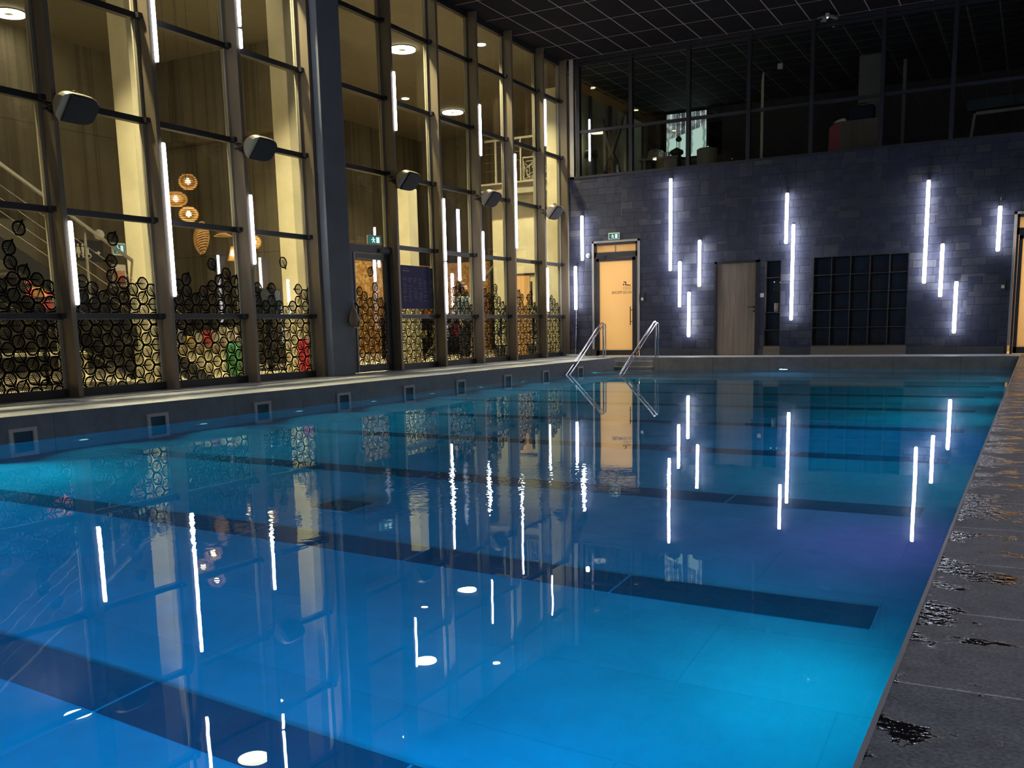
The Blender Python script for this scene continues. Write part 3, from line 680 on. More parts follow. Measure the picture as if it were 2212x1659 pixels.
# ------------------------------------------------------------------ handrails
for (px_, py_, ex, ey, lab) in ((-8.40,19.86,-8.055,17.16,'stainless steel handrail on the left side of the pool steps'), (-7.18,19.86,-7.09,17.58,'stainless steel handrail on the right side of the pool steps')):
    t = thing('handrail', (px_, py_, 0), lab, 'handrail', 'handrails of the pool steps')
    dx_, dy_ = ex-px_, ey-py_
    pts = [(0,0,.001),(0,0,.70),(0,-.01,.74),(dx_*.015,dy_*.015-.0,.765),(dx_*.04,dy_*.04,.765),(dx_*.07,dy_*.07,.745)]
    pts += [(dx_*u, dy_*u, .745-(u-.07)*1.062) for u in (.2,.4,.6,.8,1.,1.15)]
    b = MB(); b.tube(pts, .019, 12); b.build('rail', M['steel'], t)
    b = MB(); b.tube([(p[0]+.055,p[1],p[2]-(.0 if i < 2 else .03)) for i, p in enumerate(pts)], .013, 10); b.build('inner_rail', M['steel'], t)
    b = MB(); b.lathe([(.001,0.0005),(.05,0.0005),(.05,.012),(.022,.014)], (0.02,0,0), 20); b.build('base_flange', M['steel'], t)

# ------------------------------------------------------------------ skimmer openings in the left pool wall
for k, y in enumerate((-.95,.65,2.25,3.85,5.43,6.98,8.56,10.11,11.65,13.12,14.70,16.20,17.78)):
    if y < 3: continue
    n_ = ('nearest','second','third','fourth','fifth','sixth','seventh','eighth','ninth')
    j = k-4
    lab = 'square pale-framed inlet box in the left pool wall' + (', hidden before the frame' if j < 0 else ', %s from the near end' % n_[j])
    if j < 0: continue
    t = thing('pool_inlet', (XL, y, ZW), lab, 'pool inlet', 'inlet boxes in the left pool wall')
    b = MB(); s_ = .28; zb, zt = -.07, .13
    b.box(0,.022,0,.04,zb,zt); b.box(0,.022,s_-.04,s_,zb,zt); b.box(0,.022,.04,s_-.04,zt-.035,zt); b.box(0,.022,.04,s_-.04,zb,zb+.03)
    b.build('frame', M['inlet'], t, bevel=.003)
    b = MB(); b.box(.001,.006,.04,s_-.04,zb+.03,zt-.035); b.build('recess', M['teal_panel'], t)
    b = MB(); b.box(.006,.016,.05,.056,zb+.03,zt-.04); b.box(.006,.012,.06,s_-.05,zb+.05,zb+.056); b.build('flap', M['midgrey'], t)

# ------------------------------------------------------------------ loudspeakers on the mullions
def speaker(y, label):
    t = thing('loudspeaker', (-9.73, y, 3.20), label, 'loudspeaker', 'grey loudspeakers on the mullions')
    # half-drum shell lying along the glass, flat face turned down and out into the hall
    cx_, cz_, R = .20, -.01, .175
    ang0 = math.radians(-40)          # direction of the face normal in x-z
    chord = [(cx_+R*math.cos(ang0+PI/2), cz_+R*math.sin(ang0+PI/2)), (cx_+R*math.cos(ang0-PI/2), cz_+R*math.sin(ang0-PI/2))]
    arc = [(cx_+R*math.cos(ang0+PI/2+PI*k/12), cz_+R*math.sin(ang0+PI/2+PI*k/12)) for k in range(13)]
    def sec(yy, k, push=0): 
        return [(cx_+(u-cx_)*k+push*math.cos(ang0), yy, cz_+(v-cz_)*k+push*math.sin(ang0)) for u, v in arc]
    L0, L1 = -.20, .27
    secs = [sec(L0, .62, -.02), sec(L0+.015, .8, -.01), sec(L0+.05, .95), sec(L0+.09, 1.), sec(.06, 1.), sec(.15, .96), sec(.21, .85), sec(.25, .66), sec(L1, .42)]
    vs = [p for q in secs for p in q]; n = 13; b = MB()
    b.add(vs, [(i*n+k, i*n+k+1, (i+1)*n+k+1, (i+1)*n+k) for i in range(len(secs)-1) for k in range(n-1)], True)
    b.add(secs[0], [tuple(range(n))]); b.add(secs[-1], [tuple(range(n))[::-1]])
    b.add(vs, [(i*n, i*n+n-1, (i+1)*n+n-1, (i+1)*n) for i in range(len(secs)-1)])
    body = b.build('body', M['grey_unit'], t)
    nx, nz = math.cos(ang0), math.sin(ang0); tx, tz = -nz, nx
    g = MB(); out = [(L0+.07,-.166),(L0+.07,.166),(.06,.166),(.15,.158),(.21,.138),(.25,.10),(.262,.0),(.25,-.10),(.21,-.138),(.15,-.158),(.06,-.166)]
    P = lambda yy, w_, d_: (cx_+tx*w_+nx*d_, yy, cz_+tz*w_+nz*d_)
    g.add([P(a, w_, .001) for a, w_ in out] + [P(a, w_*.97, .022) for a, w_ in out], [tuple(range(11)), tuple(range(11,22))[::-1]] + [(k, (k+1) % 11, 11+(k+1) % 11, 11+k) for k in range(11)])
    g.build('grille', M['grille'], body)
    g = MB(); g.lathe([(.001,.0),(.035,.0),(.035,.03),(.02,.04),(.001,.04)], (.17,.02,.155), 16); g.build('terminal_cap', M['black'], body)
    g = MB(); g.box(-.06,.0,L0-.03,L0+.05,-.02,.0); g.box(-.06,.0,L0-.03,L0+.05,.05,.065); g.bar((-.04,L0-.02,.06),(.07,L0-.02,-.03),.03,.012); g.bar((-.04,L0-.0,-.0),(.07,L0-.0,-.07),.03,.012); g.box(.0,.06,L0-.01,L0+.06,-.05,.02)
    g.build('bracket', M['black'], t); return t
for y, lab in ((7.60,'grey loudspeaker nearest the viewer, on the mullion above the first light tube'), (10.53,'grey loudspeaker on the mullion between the wicker lamps and the column'),
               (14.13,'grey loudspeaker on the mullion right of the concrete column'), (17.0,'grey loudspeaker on the mullion above the standing person'), (19.86,'grey loudspeaker on the last mullion by the slate wall')):
    speaker(y, lab)
# ------------------------------------------------------------------ purple notice board
t = thing('notice_board', (XG+.03, 14.33, 1.07), 'purple notice board with pale text columns fixed to the glass right of the door', 'notice board')
b = MB(); b.box(0,.015,0,.90,0,.76); b.build('panel', M['purple'], t)
b = MB(); b.box(0.001,.014,.90,1.02,.0,.74); b.build('side_panel', M['teal_panel'], t)
g = MB(); rr = random.Random(5)
g.box(.0155,.017,.05,.20,.70,.708); g.box(.0155,.017,.04,.26,.655,.675)
for z in (.53,.50,.47,.44,.40,.355,.31,.275,.24,.21,.18,.14):
    for c_ in range(5):
        if rr.random() < .8: y = .05+.165*c_; g.box(.0155,.017,y,y+rr.uniform(.06,.12),z,z+.010)
g.build('printed_text', M['boardtext'], t)
g = MB()
for z in (.52,.49,.46,.36,.30): g.box(.0145,.016,.925,.99,z,z+.01)
g.build('side_text', M['boardtext'], t)

# ------------------------------------------------------------------ ceiling fixture
t = thing('ceiling_detector', (-3.95,20.7,ZC), 'small four-lobed fixture on the dark ceiling near the slate wall', 'ceiling fixture')
b = MB(); b.lathe([(.001,-.07),(.03,-.07),(.04,0)], n=14); b.build('hub', M['white'], t)
for a in range(4):
    g = MB(); c_, s_ = math.cos(a*PI/2+.6), math.sin(a*PI/2+.6)
    g.bar((c_*.06,s_*.06,-.05),(c_*.20,s_*.20,-.09),.10,.02); g.build('lobe', M['midgrey'], t)
b = MB(); b.lathe([(.001,-.085),(.018,-.085),(.018,-.07)], n=12); b.build('lamp', M['led_small'], t)

# ------------------------------------------------------------------ gallery above the slate wall
GX = [-9.46,-8.18,-6.86,-5.55,-4.26,-2.91,-1.63,-.35,.95,2.25]
b = MB(); b.box(-9.68,-9.58,YB-.02,YB+.08,ZS,ZC); o = b.build('trim_4', M['trim_light']); tag(o, 'thin light post in the corner beside the gallery glass', 'trim', kind='structure')
for k in range(len(GX)-1):
    x0, x1 = GX[k], GX[k+1]; w = empty('window_%d' % (13+k)); tag(w, 'gallery window bay %s above the slate wall' % ('in front of the dark sculpture','with the coffee table behind it','with the round armchair behind it','beside the open cream door','with the wooden reception desk behind it','with the slim post behind it','with the beige bench frame behind it','at the far right','at the far right end')[k], 'window', kind='structure')
    b = MB(); b.box(x0-.05,x0+.03,YB-.03,YB+.09,ZS+.05,ZC); b.build('window_frame', M['alu'], w)
    b = MB(); b.box(x0+.03,x1-.05,YB,YB+.08,5.045,5.105); b.build('transom', M['alu'], w)
    b = MB(); b.box(x0+.03,x1-.05,YB,YB+.08,6.50,6.56); b.box(x0+.03,x1-.05,YB,YB+.06,6.57,ZC); b.build('head_frame', M['alu'], w)
    for z0, z1 in ((ZS+.05,5.045),(5.105,6.50)): b = MB(); b.box(x0+.03,x1-.05,YB+.03,YB+.042,z0,z1); b.build('pane', M['glass'], w)
b = MB(); b.box(-12.0,XRW+.2,YB+.46,29,3.9,4.04); b.box(-9.95,XRW+.2,YB+.1,YB+.46,4.05,4.06)
o = b.build('floor_gallery', M['brown']); tag(o, 'gallery floor', 'floor', kind='structure')
b = MB(); b.box(-10.1,XRW+.2,YB+.09,29,6.56,6.66); o = b.build('ceiling_gallery', M['ceil_gallery']); tag(o, 'dark gallery ceiling with pale grid lines', 'ceiling', kind='structure')
b = MB(); b.box(-7.9,XRW+.2,27.1,27.3,4.04,6.56); b.box(-12,-9.8,27.1,27.3,4.04,6.56); b.box(-9.8,-7.9,27.1,27.3,6.5,6.56); b.box(-9.8,-7.9,27.1,27.3,4.04,5.3)
o = b.build('wall_gallery', M['brown']); tag(o, 'dark brown gallery back wall', 'wall', kind='structure')
b = MB(); b.box(XRW,XRW+.2,YB+.2,27.3,4.04,6.56); o = b.build('wall_gallery_right', M['brown']); tag(o, 'dark gallery side wall', 'wall', kind='structure')
# lit screen
t = thing('picture_screen', (-9.5,27.0,5.25), 'backlit black and white street picture at the back of the gallery', 'picture screen')
def cityscreen():
    m = bpy.data.materials.new('screen_picture'); m.use_nodes = True; m.node_tree.nodes.clear(); q = NT(m); p = q.pos()
    v = q.swz(p, 'xz', (1.,1.)); br = q.n('ShaderNodeTexBrick', i_0=v)
    for kk, x in (('Scale', 2.6), ('Brick Width', .37), ('Row Height', 6.), ('Mortar Size', .03), ('Color1', (.04,.05,.06,1)), ('Color2', (.30,.36,.36,1)), ('Mortar', (.75,.85,.8,1))): br.inputs[kk].default_value = x
    sp = q.n('ShaderNodeSeparateXYZ', i_0=p)
    nz = q.n('ShaderNodeTexNoise', i_0=p); nz.inputs['Scale'].default_value = 7; nz.inputs['Detail'].default_value = 5
    up = q.mixc(1., br.outputs[0], q.ramp(nz.outputs[0], [(.4, (.5,.5,.5)), (.6, (1.5,1.5,1.5))]), 'MULTIPLY')
    wv = q.n('ShaderNodeTexWave', i_0=q.swz(p, 'xz', (1., 2.2))); wv.inputs['Scale'].default_value = .9; wv.inputs['Distortion'].default_value = 3
    lo_ = q.mixc(1., (.6,.84,.74), q.ramp(wv.outputs[0], [(0, (.35,.38,.38)), (.18, (1,1,1)), (1, (1,1,1))]), 'MULTIPLY')
    zz = q.math('SUBTRACT', sp.outputs[2], q.math('MULTIPLY', q.math('ADD', sp.outputs[0], 9.5), .28))
    low = q.n('ShaderNodeMapRange', i_0=zz); low.inputs['From Min'].default_value = 5.76; low.inputs['From Max'].default_value = 5.79
    c = q.mixc(low.outputs[0], lo_, up)
    e = q.n('ShaderNodeEmission'); q.l(c, e.inputs[0]); e.inputs[1].default_value = .75; o = q.n('ShaderNodeOutputMaterial'); q.l(e.outputs[0], o.inputs[0]); return m
M['screen'] = cityscreen()
b = MB(); b.box(.05,1.2,-.02,0,.06,1.24); b.build('picture', M['screen'], t)
b = MB(); b.box(0,.05,-.03,.02,0,1.3); b.box(1.2,1.25,-.03,.02,0,1.3); b.box(0.05,1.2,-.03,.02,1.24,1.3); b.box(.05,1.2,-.03,.02,0,.06); b.build('frame', M['black'], t)
# glazed side of the gallery towards the lobby, lit by an added lamp
b = MB(); b.box(-10.15,-10.05,YB+1.2,27.1,4.04,6.3); o = b.build('wall_gallery_left', M['cream']); tag(o, 'pale gallery side wall', 'wall', kind='structure')
b = MB()
for y in (22.9,24.2,25.5,26.6): b.box(-10.05,-10.0,y,y+.12,4.04,6.3)
o = b.build('trim_5', M['brown']); tag(o, 'dark posts along the pale gallery side wall', 'trim', kind='structure')
t = thing('fill_lamp', (-9.98,22.2,5.0), 'small fill lamp added to light the pale gallery side wall', 'lamp'); b = MB(); b.lathe([(.001,0),(.04,0),(.04,.03),(.001,.03)], n=12); b.build('housing', M['black'], t); LG = t  # lamp added to brighten the side wall
t = thing('waste_bin', (-9.72,22.3,4.05), 'grey column-shaped waste bin behind the first gallery window', 'bin')
b = MB(); b.lathe([(.001,0),(.14,0),(.14,.66),(.001,.66)], n=20); b.build('body', M['midgrey'], t); b = MB(); b.lathe([(.12,.66),(.17,.67),(.17,.81),(.15,.83),(.001,.83)], n=20); b.build('lid', M['darkgrey'], t)
t = thing('branch_sculpture', (-9.30,22.6,4.05), 'dark sculpture of crossing branches behind the first gallery window', 'sculpture')
b = MB()
b.tube([(-.26,0,0),(-.08,0,.62),(.02,.03,.85),(.20,.05,1.35),(.30,.06,1.7)], [.05,.055,.06,.045,.02], 8)
b.tube([(.26,.04,0),(.08,.04,.6),(-.03,.02,.82),(-.2,0,1.4),(-.24,0,1.6)], [.05,.055,.06,.045,.03], 8)
b.tube([(.06,.05,.98),(.10,.05,1.4),(.12,.05,1.75)], [.03,.02,.012], 8); b.tube([(-.09,0,1.0),(-.06,0,1.35)], [.025,.012], 8)
b.build('branches', M['brown'], t)
t = thing('coffee_table', (-9.0,24.1,4.05), 'long wooden coffee counter behind the second gallery window', 'counter')
b = MB(); b.box(-.1,.95,-.25,.25,.74,.79); b.build('top', M['oak_gal'], t); b = MB(); b.box(.55,.9,-.2,.2,0,.74); b.box(0,.08,-.2,.2,0,.74); b.build('base', M['oak_gal'], t)
t = thing('toaster', (-8.72,24.1,4.84), 'chrome arched toaster on the gallery counter', 'toaster')
b = MB(); b.prism([(-.2,0),(-.2,.12),(-.15,.2),(-.06,.24),(.06,.24),(.15,.2),(.2,.12),(.2,0)], 'y', -.1, .1); b.build('body', M['chrome'], t, bevel=.01); b = MB(); b.box(-.1,.1,-.105,-.1,.04,.16); b.build('front_panel', M['midgrey'], t)
for k, x in enumerate((-8.50,-8.42,-8.34)):
    t = thing('cup', (x,24.0,4.84), 'small pale cup in the row of three on the gallery counter', 'cup', 'cups on the gallery counter'); b = MB(); b.lathe([(.001,0),(.025,0),(.032,.12),(.028,.12),(.022,.01),(.001,.01)], n=12); b.build('body', M['signwhite'], t)
t = thing('vase_plant', (-8.14,24.0,4.84), 'dark dried plant in a vase at the end of the gallery counter', 'plant')
b = MB(); b.lathe([(.001,0),(.10,.0),(.17,.06),(.16,.13),(.06,.18),(.03,.2)], n=16); b.build('vase', M['soil'], t); b = MB(); b.tube([(0,0,.2),(0,0,.45)], .008, 6); b.lathe([(.001,.33),(.07,.36),(.08,.41),(.03,.47),(.001,.48)], (.05,0,0), 12); b.build('stem', M['soil'], t)
t = thing('drum_armchair', (-7.42,24.2,4.05), 'beige round-backed armchair behind the third gallery window', 'armchair')
b = MB(); n = 20; vs = []; 
for k in range(n+1):
    a = PI + PI*k/n
    for rr_, z in ((.24,.35),(.26,.90),(.22,.93),(.19,.90),(.19,.40)): vs.append((rr_*math.cos(a), rr_*math.sin(a)*.9, z))
fs = [(i*5+j, i*5+j+1, (i+1)*5+j+1, (i+1)*5+j) for i in range(n) for j in range(4)]
b.add(vs, fs, True); b.build('backrest', M['beige'], t); b = MB(); b.lathe([(.001,.3),(.2,.3),(.22,.36),(.2,.45),(.001,.45)], n=20); b.build('seat', M['midgrey'], t)
for a in range(4): b = MB(); b.tube([(.15*math.cos(a*PI/2+.8),.15*math.sin(a*PI/2+.8),0),(.13*math.cos(a*PI/2+.8),.13*math.sin(a*PI/2+.8),.3)], .015, 8); b.build('leg', M['brown'], t)
t = thing('open_door', (-6.06,24.0,4.05), 'cream door standing open behind the fourth gallery window', 'door')
b = MB(); b.add([(0,0,0),(.22,-.75,0),(.25,-.74,0),(.03,.01,0),(0,0,2.3),(.22,-.75,2.3),(.25,-.74,2.3),(.03,.01,2.3)], [(0,1,2,3),(7,6,5,4),(0,4,5,1),(1,5,6,2),(2,6,7,3),(3,7,4,0)]); b.build('leaf', M['cream'], t)
b = MB(); b.tube([(.02,-.05,.75),(-.03,-.06,.75),(-.06,-.01,.75)], .008, 8); b.build('handle', M['black'], t)
t = thing('smoke_detector', (-5.5,23.5,6.47), 'small pale detector box above the open cream gallery door', 'detector')
b = MB(); b.box(-.06,.06,-.05,.05,-.04,.08); b.build('body', M['white'], t, bevel=.01)
t = thing('reception_desk', (-3.95,22.5,4.05), 'wooden cabinet desk with a red end panel behind the fifth gallery window', 'desk')
b = MB(); b.box(.02,.80,-.2,.25,0,.85); b.build('cabinet', M['oak_gal'], t, bevel=.004); b = MB(); b.prism([(-.22,0),(.02,0),(.02,.84),(-.1,.82),(-.2,.74)], 'y', -.19, .24); b.build('end_panel', M['red'], t)
t = thing('duffel_bag', (-3.5,22.5,4.90), 'dark blue bag on the wooden gallery desk', 'bag'); b = MB(); b.box(-.24,.24,-.15,.15,0,.30); b.build('body', M['navy'], t, bevel=.05); b = MB(); b.tube([(-.1,0,.29),(-.06,0,.36),(.06,0,.36),(.1,0,.29)], .012, 8); b.build('handle', M['black'], t)
t = thing('paper_pile', (-3.92,22.45,4.90), 'pale crumpled papers on the red end of the gallery desk', 'papers'); b = MB(); b.prism([(-.16,0),(.12,0),(.08,.07),(-.05,.05)], 'y', -.12, .1); b.build('sheets', M['signwhite'], t, bevel=.01)
t = thing('tall_cabinet', (-3.72,23.2,4.05), 'tall grey cabinet behind the wooden gallery desk', 'cabinet'); b = MB(); b.box(0,.5,0,.4,0,2.35); b.build('body', M['midgrey'], t, bevel=.004); b = MB(); b.box(.01,.49,-.02,-.002,.02,2.33); b.build('door', M['midgrey'], t)
t = thing('slim_post', (-2.75,23.0,4.05), 'slim grey post standing behind the sixth gallery window', 'post'); b = MB(); b.box(-.035,.035,-.035,.035,0,2.1); b.build('shaft', M['midgrey'], t)
t = thing('bench_frame', (-1.35,22.4,4.05), 'beige enamel frame of exercise equipment behind the seventh gallery window', 'exercise equipment')
b = MB(); b.bar((.05,0,.72),(1.4,0,.74),.06,.06); b.build('top_rail', M['beige'], t); b = MB(); b.bar((.03,0,.72),(-.05,0,.0),.05,.05); b.build('upright', M['beige'], t); b = MB(); b.bar((-.1,0,.12),(.35,0,.16),.05,.04); b.build('foot', M['beige'], t); b = MB(); b.bar((-.12,.2,.9),(1.4,.2,.94),.3,.2); b.build('console', M['teal_panel'], t)

# ------------------------------------------------------------------ lobby behind the glass
XB, YE = -18.2, 27.8
b = MB(); b.box(XB,-9.975,-1,YE,-.2,0); o = b.build('floor_lobby', M['lobbyfloor']); tag(o, 'pale tiled lobby floor', 'floor', kind='structure')
b = MB(); b.box(XB,-9.975,-1,YE,6.8,7.0); o = b.build('ceiling_lobby', M['lobbyceil']); tag(o, 'lobby ceiling with ring lamps', 'ceiling', kind='structure')
b = MB(); b.box(XB-.2,XB,-1.2,YE+.2,0,7.0); o = b.build('wall_lobby_back', M['conc_y']); tag(o, 'board-marked concrete wall at the back of the lobby', 'wall', kind='structure')
b = MB(); b.box(XB,-10.0,YE,YE+.2,0,7.0); o = b.build('wall_lobby_end', M['conc_x']); tag(o, 'concrete end wall of the lobby', 'wall', kind='structure')
b = MB(); b.box(XB,-9.95,-1.2,-1,0,7.0); o = b.build('wall_lobby_near', M['conc_x']); tag(o, 'near end wall of the lobby', 'wall', kind='structure')
b = MB(); b.box(XB,-13.3,17.0,17.3,0,6.8); o = b.build('wall_lobby_cross', M['conc_x']); tag(o, 'tall concrete wall behind the wicker lamps', 'wall', kind='structure')
b = MB(); b.box(XB,-13.4,16.6,17.0,5.05,6.8); o = b.build('beam_1', M['conc_x']); tag(o, 'deep concrete beam on the wall behind the wicker lamps', 'beam', kind='structure')
b = MB(); b.box(-17.9,-17.7,17.3,YE,0,2.75); b.box(-17.7,-15.6,27.4,27.6,0,2.82); o = b.build('chipboard_partition', M['osb']); tag(o, 'orange chipboard partition in the lobby', 'partition')
# near stair side wall, grey-green band
b = MB(); b.box(-17.9,-17.85,3,13,1.9,3.0); o = b.build('trim_6', M['midgrey']); tag(o, 'grey band on the lobby back wall', 'trim', kind='structure')
# columns in the lobby
for k, (x0, x1, y0, y1) in enumerate(((-11.56,-11.2,9.85,10.09),(-11.56,-11.2,13.1,13.38),(-11.72,-11.2,16.55,16.87))):
    b = MB(); b.box(x0,x1,y0,y1,0,3.5 if k == 2 else 6.8); o = b.build('column_lobby', M['cream'], bevel=.01); tag(o, ('cream lobby column behind the bay left of the wicker lamps','cream lobby column just left of the pool hall column','cream lobby column behind the purple notice board')[k], 'column', kind='structure')
b = MB(); b.box(-10.24,-9.99,20.9,21.2,0,6.1); o = b.build('pillar_lobby', M['cream']); tag(o, 'cream pillar at the far end of the glass front', 'pillar', kind='structure')
# pale wall with the mural and the door
b = MB(); b.box(-11.95,-10.0,21.3,YE,0,3.85); o = b.build('wall_lobby_pale', M['pale']); tag(o, 'brightly lit pale wall at the far end of the lobby', 'wall', kind='structure')
d = empty('door_5'); tag(d, 'light wood lobby door in a dark frame on the pale wall', 'door', kind='structure')
b = MB(); b.box(-11.62,-11.56,21.26,21.3,0,2.0); b.box(-10.76,-10.70,21.26,21.3,0,2.0); b.box(-11.56,-10.76,21.26,21.3,1.95,2.0); b.build('door_frame', M['black'], d)
b = MB(); b.box(-11.56,-10.76,21.28,21.3,0,1.95); b.build('side_panel', M['pale'], d)
b = MB(); b.box(-11.30,-10.92,21.25,21.28,.02,1.94); b.build('door_leaf', wood('lobby_door_wood', (.62,.36,.15), (.74,.46,.22)), d)
b = MB(); b.box(-10.90,-10.86,21.25,21.28,1.2,1.8); b.build('printed_strip', M['ink'], d)
t = thing('fire_notice', (-11.53,21.26,1.55), 'small red and white notice left of the lobby door', 'notice'); b = MB(); b.box(0,.12,-.01,0,0,.3); b.build('sheet', M['signwhite'], t); b = MB(); b.box(.01,.11,-.014,-.01,.18,.28); b.build('red_field', M['red'], t)
# balcony edge and railing
b = MB(); b.box(-12.1,-10.02,21.05,21.25,3.86,4.14); b.box(-12.1,-10.02,20.98,21.05,3.86,3.90); b.box(-12.1,-10.02,20.98,21.05,4.10,4.14); o = b.build('beam_2', M['beige']); tag(o, 'steel edge beam of the lobby balcony', 'beam', kind='structure')
b = MB(); b.box(-12.1,-10.02,21.25,YE,3.86,4.04); o = b.build('slab_balcony', M['beige']); tag(o, 'balcony slab', 'slab', kind='structure')
t = thing('balcony_railing', (-12.0,21.1,4.14), 'steel railing with a leaf-cut panel on the lobby balcony', 'railing')
b = MB(); b.bar((0,0,1.0),(1.85,0,1.0),.05,.05); b.build('top_rail', M['beige'], t)
for x in (.30,.98,1.80): b = MB(); b.bar((x,0,0),(x,0,1.0),.04,.04); b.build('post', M['beige'], t)
g = MB(); rr = random.Random(9)
for k in range(26):
    x, z, a, L = rr.uniform(1.06,1.7), rr.uniform(.08,.45), rr.uniform(0,PI), rr.uniform(.1,.22)
    p0 = (max(1.04,min(1.74,x-L*math.cos(a))),0,max(.04,min(.52,z-L*math.sin(a)))); p1 = (max(1.04,min(1.74,x+L*math.cos(a))),0,max(.04,min(.52,z+L*math.sin(a))))
    if (Vector(p0)-Vector(p1)).length > .04: g.bar(p0, p1, .012, .014)
g.box(1.03,1.75,-.01,.01,.0,.03); g.box(1.03,1.75,-.01,.01,.52,.55); g.box(1.03,1.05,-.01,.01,.03,.52); g.box(1.73,1.75,-.01,.01,.03,.52); g.build('leaf_panel', M['beige'], t)
for z in (.3,.5,.7,.85): b = MB(); b.tube([(0,0,z),(1.03,0,z)], .004, 6); b.build('cable', M['steel'], t)
t = thing('wall_dome', (-10.30,21.28,3.05), 'round grey dome on the pale lobby wall below the balcony', 'sounder'); b = MB(); b.lathe([(.001,-.07),(.04,-.06),(.065,-.02),(.07,0),(.001,0)], n=18, axis='y'); b.build('dome', M['midgrey'], t)
# ring lamps
for x, y, lab in ((-12.58,12.7,'ring lamp on the lobby ceiling above the bay before the column'), (-12.6,18.6,'bright ring lamp high behind the bay right of the column'), (-14.95,24.5,'ring lamp behind the bay with the chipboard'), (-17.5,12.65,'ring lamp at the left edge of the picture'), (-12.6,6.8,'ring lamp above the staircase'), (-17.5,6.8,'ring lamp above the near lobby')):
    t = thing('ring_lamp', (x,y,6.8), lab, 'ceiling lamp', 'ring lamps on the lobby ceiling')
    b = MB(); b.lathe([(.11,-.05),(.29,-.05),(.29,-.02),(.11,-.02),(.11,-.05)], n=32); b.build('diffuser', M['ring'], t)
    b = MB(); b.lathe([(.001,-.04),(.10,-.04),(.10,0),(.3,0),(.3,-.02)], n=32); b.build('housing', M['beige'], t)
    l = bpy.data.lights.new('ring_light', 'AREA'); l.shape = 'DISK'; l.size = .55; l.energy = 15; l.color = (1,.84,.52); lo = bpy.data.objects.new('ring_light', l); COL.objects.link(lo); lo.parent = t; lo.location = (0,0,-.07)
t = thing('small_spot', (-14.6,24.8,4.3), 'small bright spot lamp behind the bay right of the purple board', 'spot lamp'); b = MB(); b.lathe([(.001,0),(.1,0),(.1,.04),(.001,.04)], n=16); b.build('lens', M['spot'], t)
# staircase
sl = -.57
st = thing('staircase', (-11.5, 0, 0), 'black steel staircase descending behind the first bays, cable railing', 'staircase')
def zt(y): return 1.95 + (y-7.88)*sl
Y1 = 7.88 + 1.95/.57 - .05
for x in (0,-1.25):
    b = MB(); b.prism([(2.2,zt(2.2)),(Y1,zt(Y1)),(Y1,0.001),(Y1-.45,.001),(2.2,zt(2.2)-.32)], 'x', x-.03, x+.03); b.build('stringer', M['black'], st)
for k in range(26):
    z = 6.0 - .17*k - 1.1; y = 7.88 + (1.95 - z)/.57*1.0
    if z < .1 or y < 2.3 or z > 5: continue
    b = MB(); b.box(-1.22,-.03,y-.16,y+.12,z-.12,z-.08); b.build('tread', M['darkgrey'], st)
b = MB(); b.bar((0.05,2.4,zt(2.4)+.93),(0.05,Y1-.6,zt(Y1-.6)+.93),.04,.034); b.build('handrail', M['midgrey'], st)
for dz in (.15,.32,.49,.66): b = MB(); b.tube([(0.05,2.4,zt(2.4)+dz),(0.05,Y1-.5,zt(Y1-.5)+dz)], .004, 6); b.build('cable', M['steel'], st)
for y in (3.4,5.3,7.2,9.1,10.4): b = MB(); b.bar((.04,y,zt(y)-.1),(.04,y,zt(y)+.92),.024,.024); b.build('baluster', M['midgrey'], st)
# pendant lamps
def bands(prof_r, n, R, H, r=.012, tilt=0):
    m = MB()
    for k in range(n):
        z = -H/2 + H*(k+.5)/n; rr_ = R*prof_r((k+.5)/n)
        m.tube([(rr_*math.cos(a*PI/12), rr_*math.sin(a*PI/12), z + tilt*rr_*math.cos(a*PI/12)) for a in range(24)], r, 6, closed=True)
    return m
M['wicker'] = mat('wicker_band', (.55,.33,.14), .6)
sph = lambda u: math.sqrt(max(.05, 1-(2*u-1)**2*.9))
cone = lambda u: 1.05-.75*u
for k, (y, z, R, H, fn, n, lab, lit) in enumerate((
    (12.5,3.29,.155,.26,sph,8,'round banded wicker pendant lamp, highest of the cluster',1),
    (12.20,2.97,.19,.24,sph,8,'wide banded wicker pendant lamp left of the others',1),
    (12.08,2.68,.155,.24,sph,8,'banded wicker pendant lamp just above the transom',1),
    (12.72,2.36,.13,.52,lambda u: math.sin(PI*(u*.85+.05))**.8,14,'tall teardrop wicker pendant with slanting bands',0),
    (13.24,2.46,.17,.07,cone,3,'shallow dish-shaped wicker pendant, unlit',0),
    (13.46,2.14,.10,.26,cone,12,'small amber cone pendant with a glowing bulb',1),
    (14.03,2.38,.13,.24,sph,8,'banded wicker pendant partly behind the mullion right of the cluster',1))):
    t = thing('pendant_lamp', (-12.6 if k == 2 else -13.0,y,z), lab, 'pendant lamp', 'wicker pendant lamps in the lobby')
    m = bands(fn, n, R, H, H/n*.30, .5 if n == 14 else 0); m.build('lamp_shade', M['wicker'], t)
    b = MB(); b.tube([(0,0,H/2),(0,0,6.8-z)], .003, 6); b.build('cord', M['black'], t)
    if lit: b = MB(); b.lathe([(.001,-.045),(.035,-.03),(.045,0),(.03,.035),(.012,.06),(.001,.06)], n=14); b.build('bulb', M['bulb'], t)
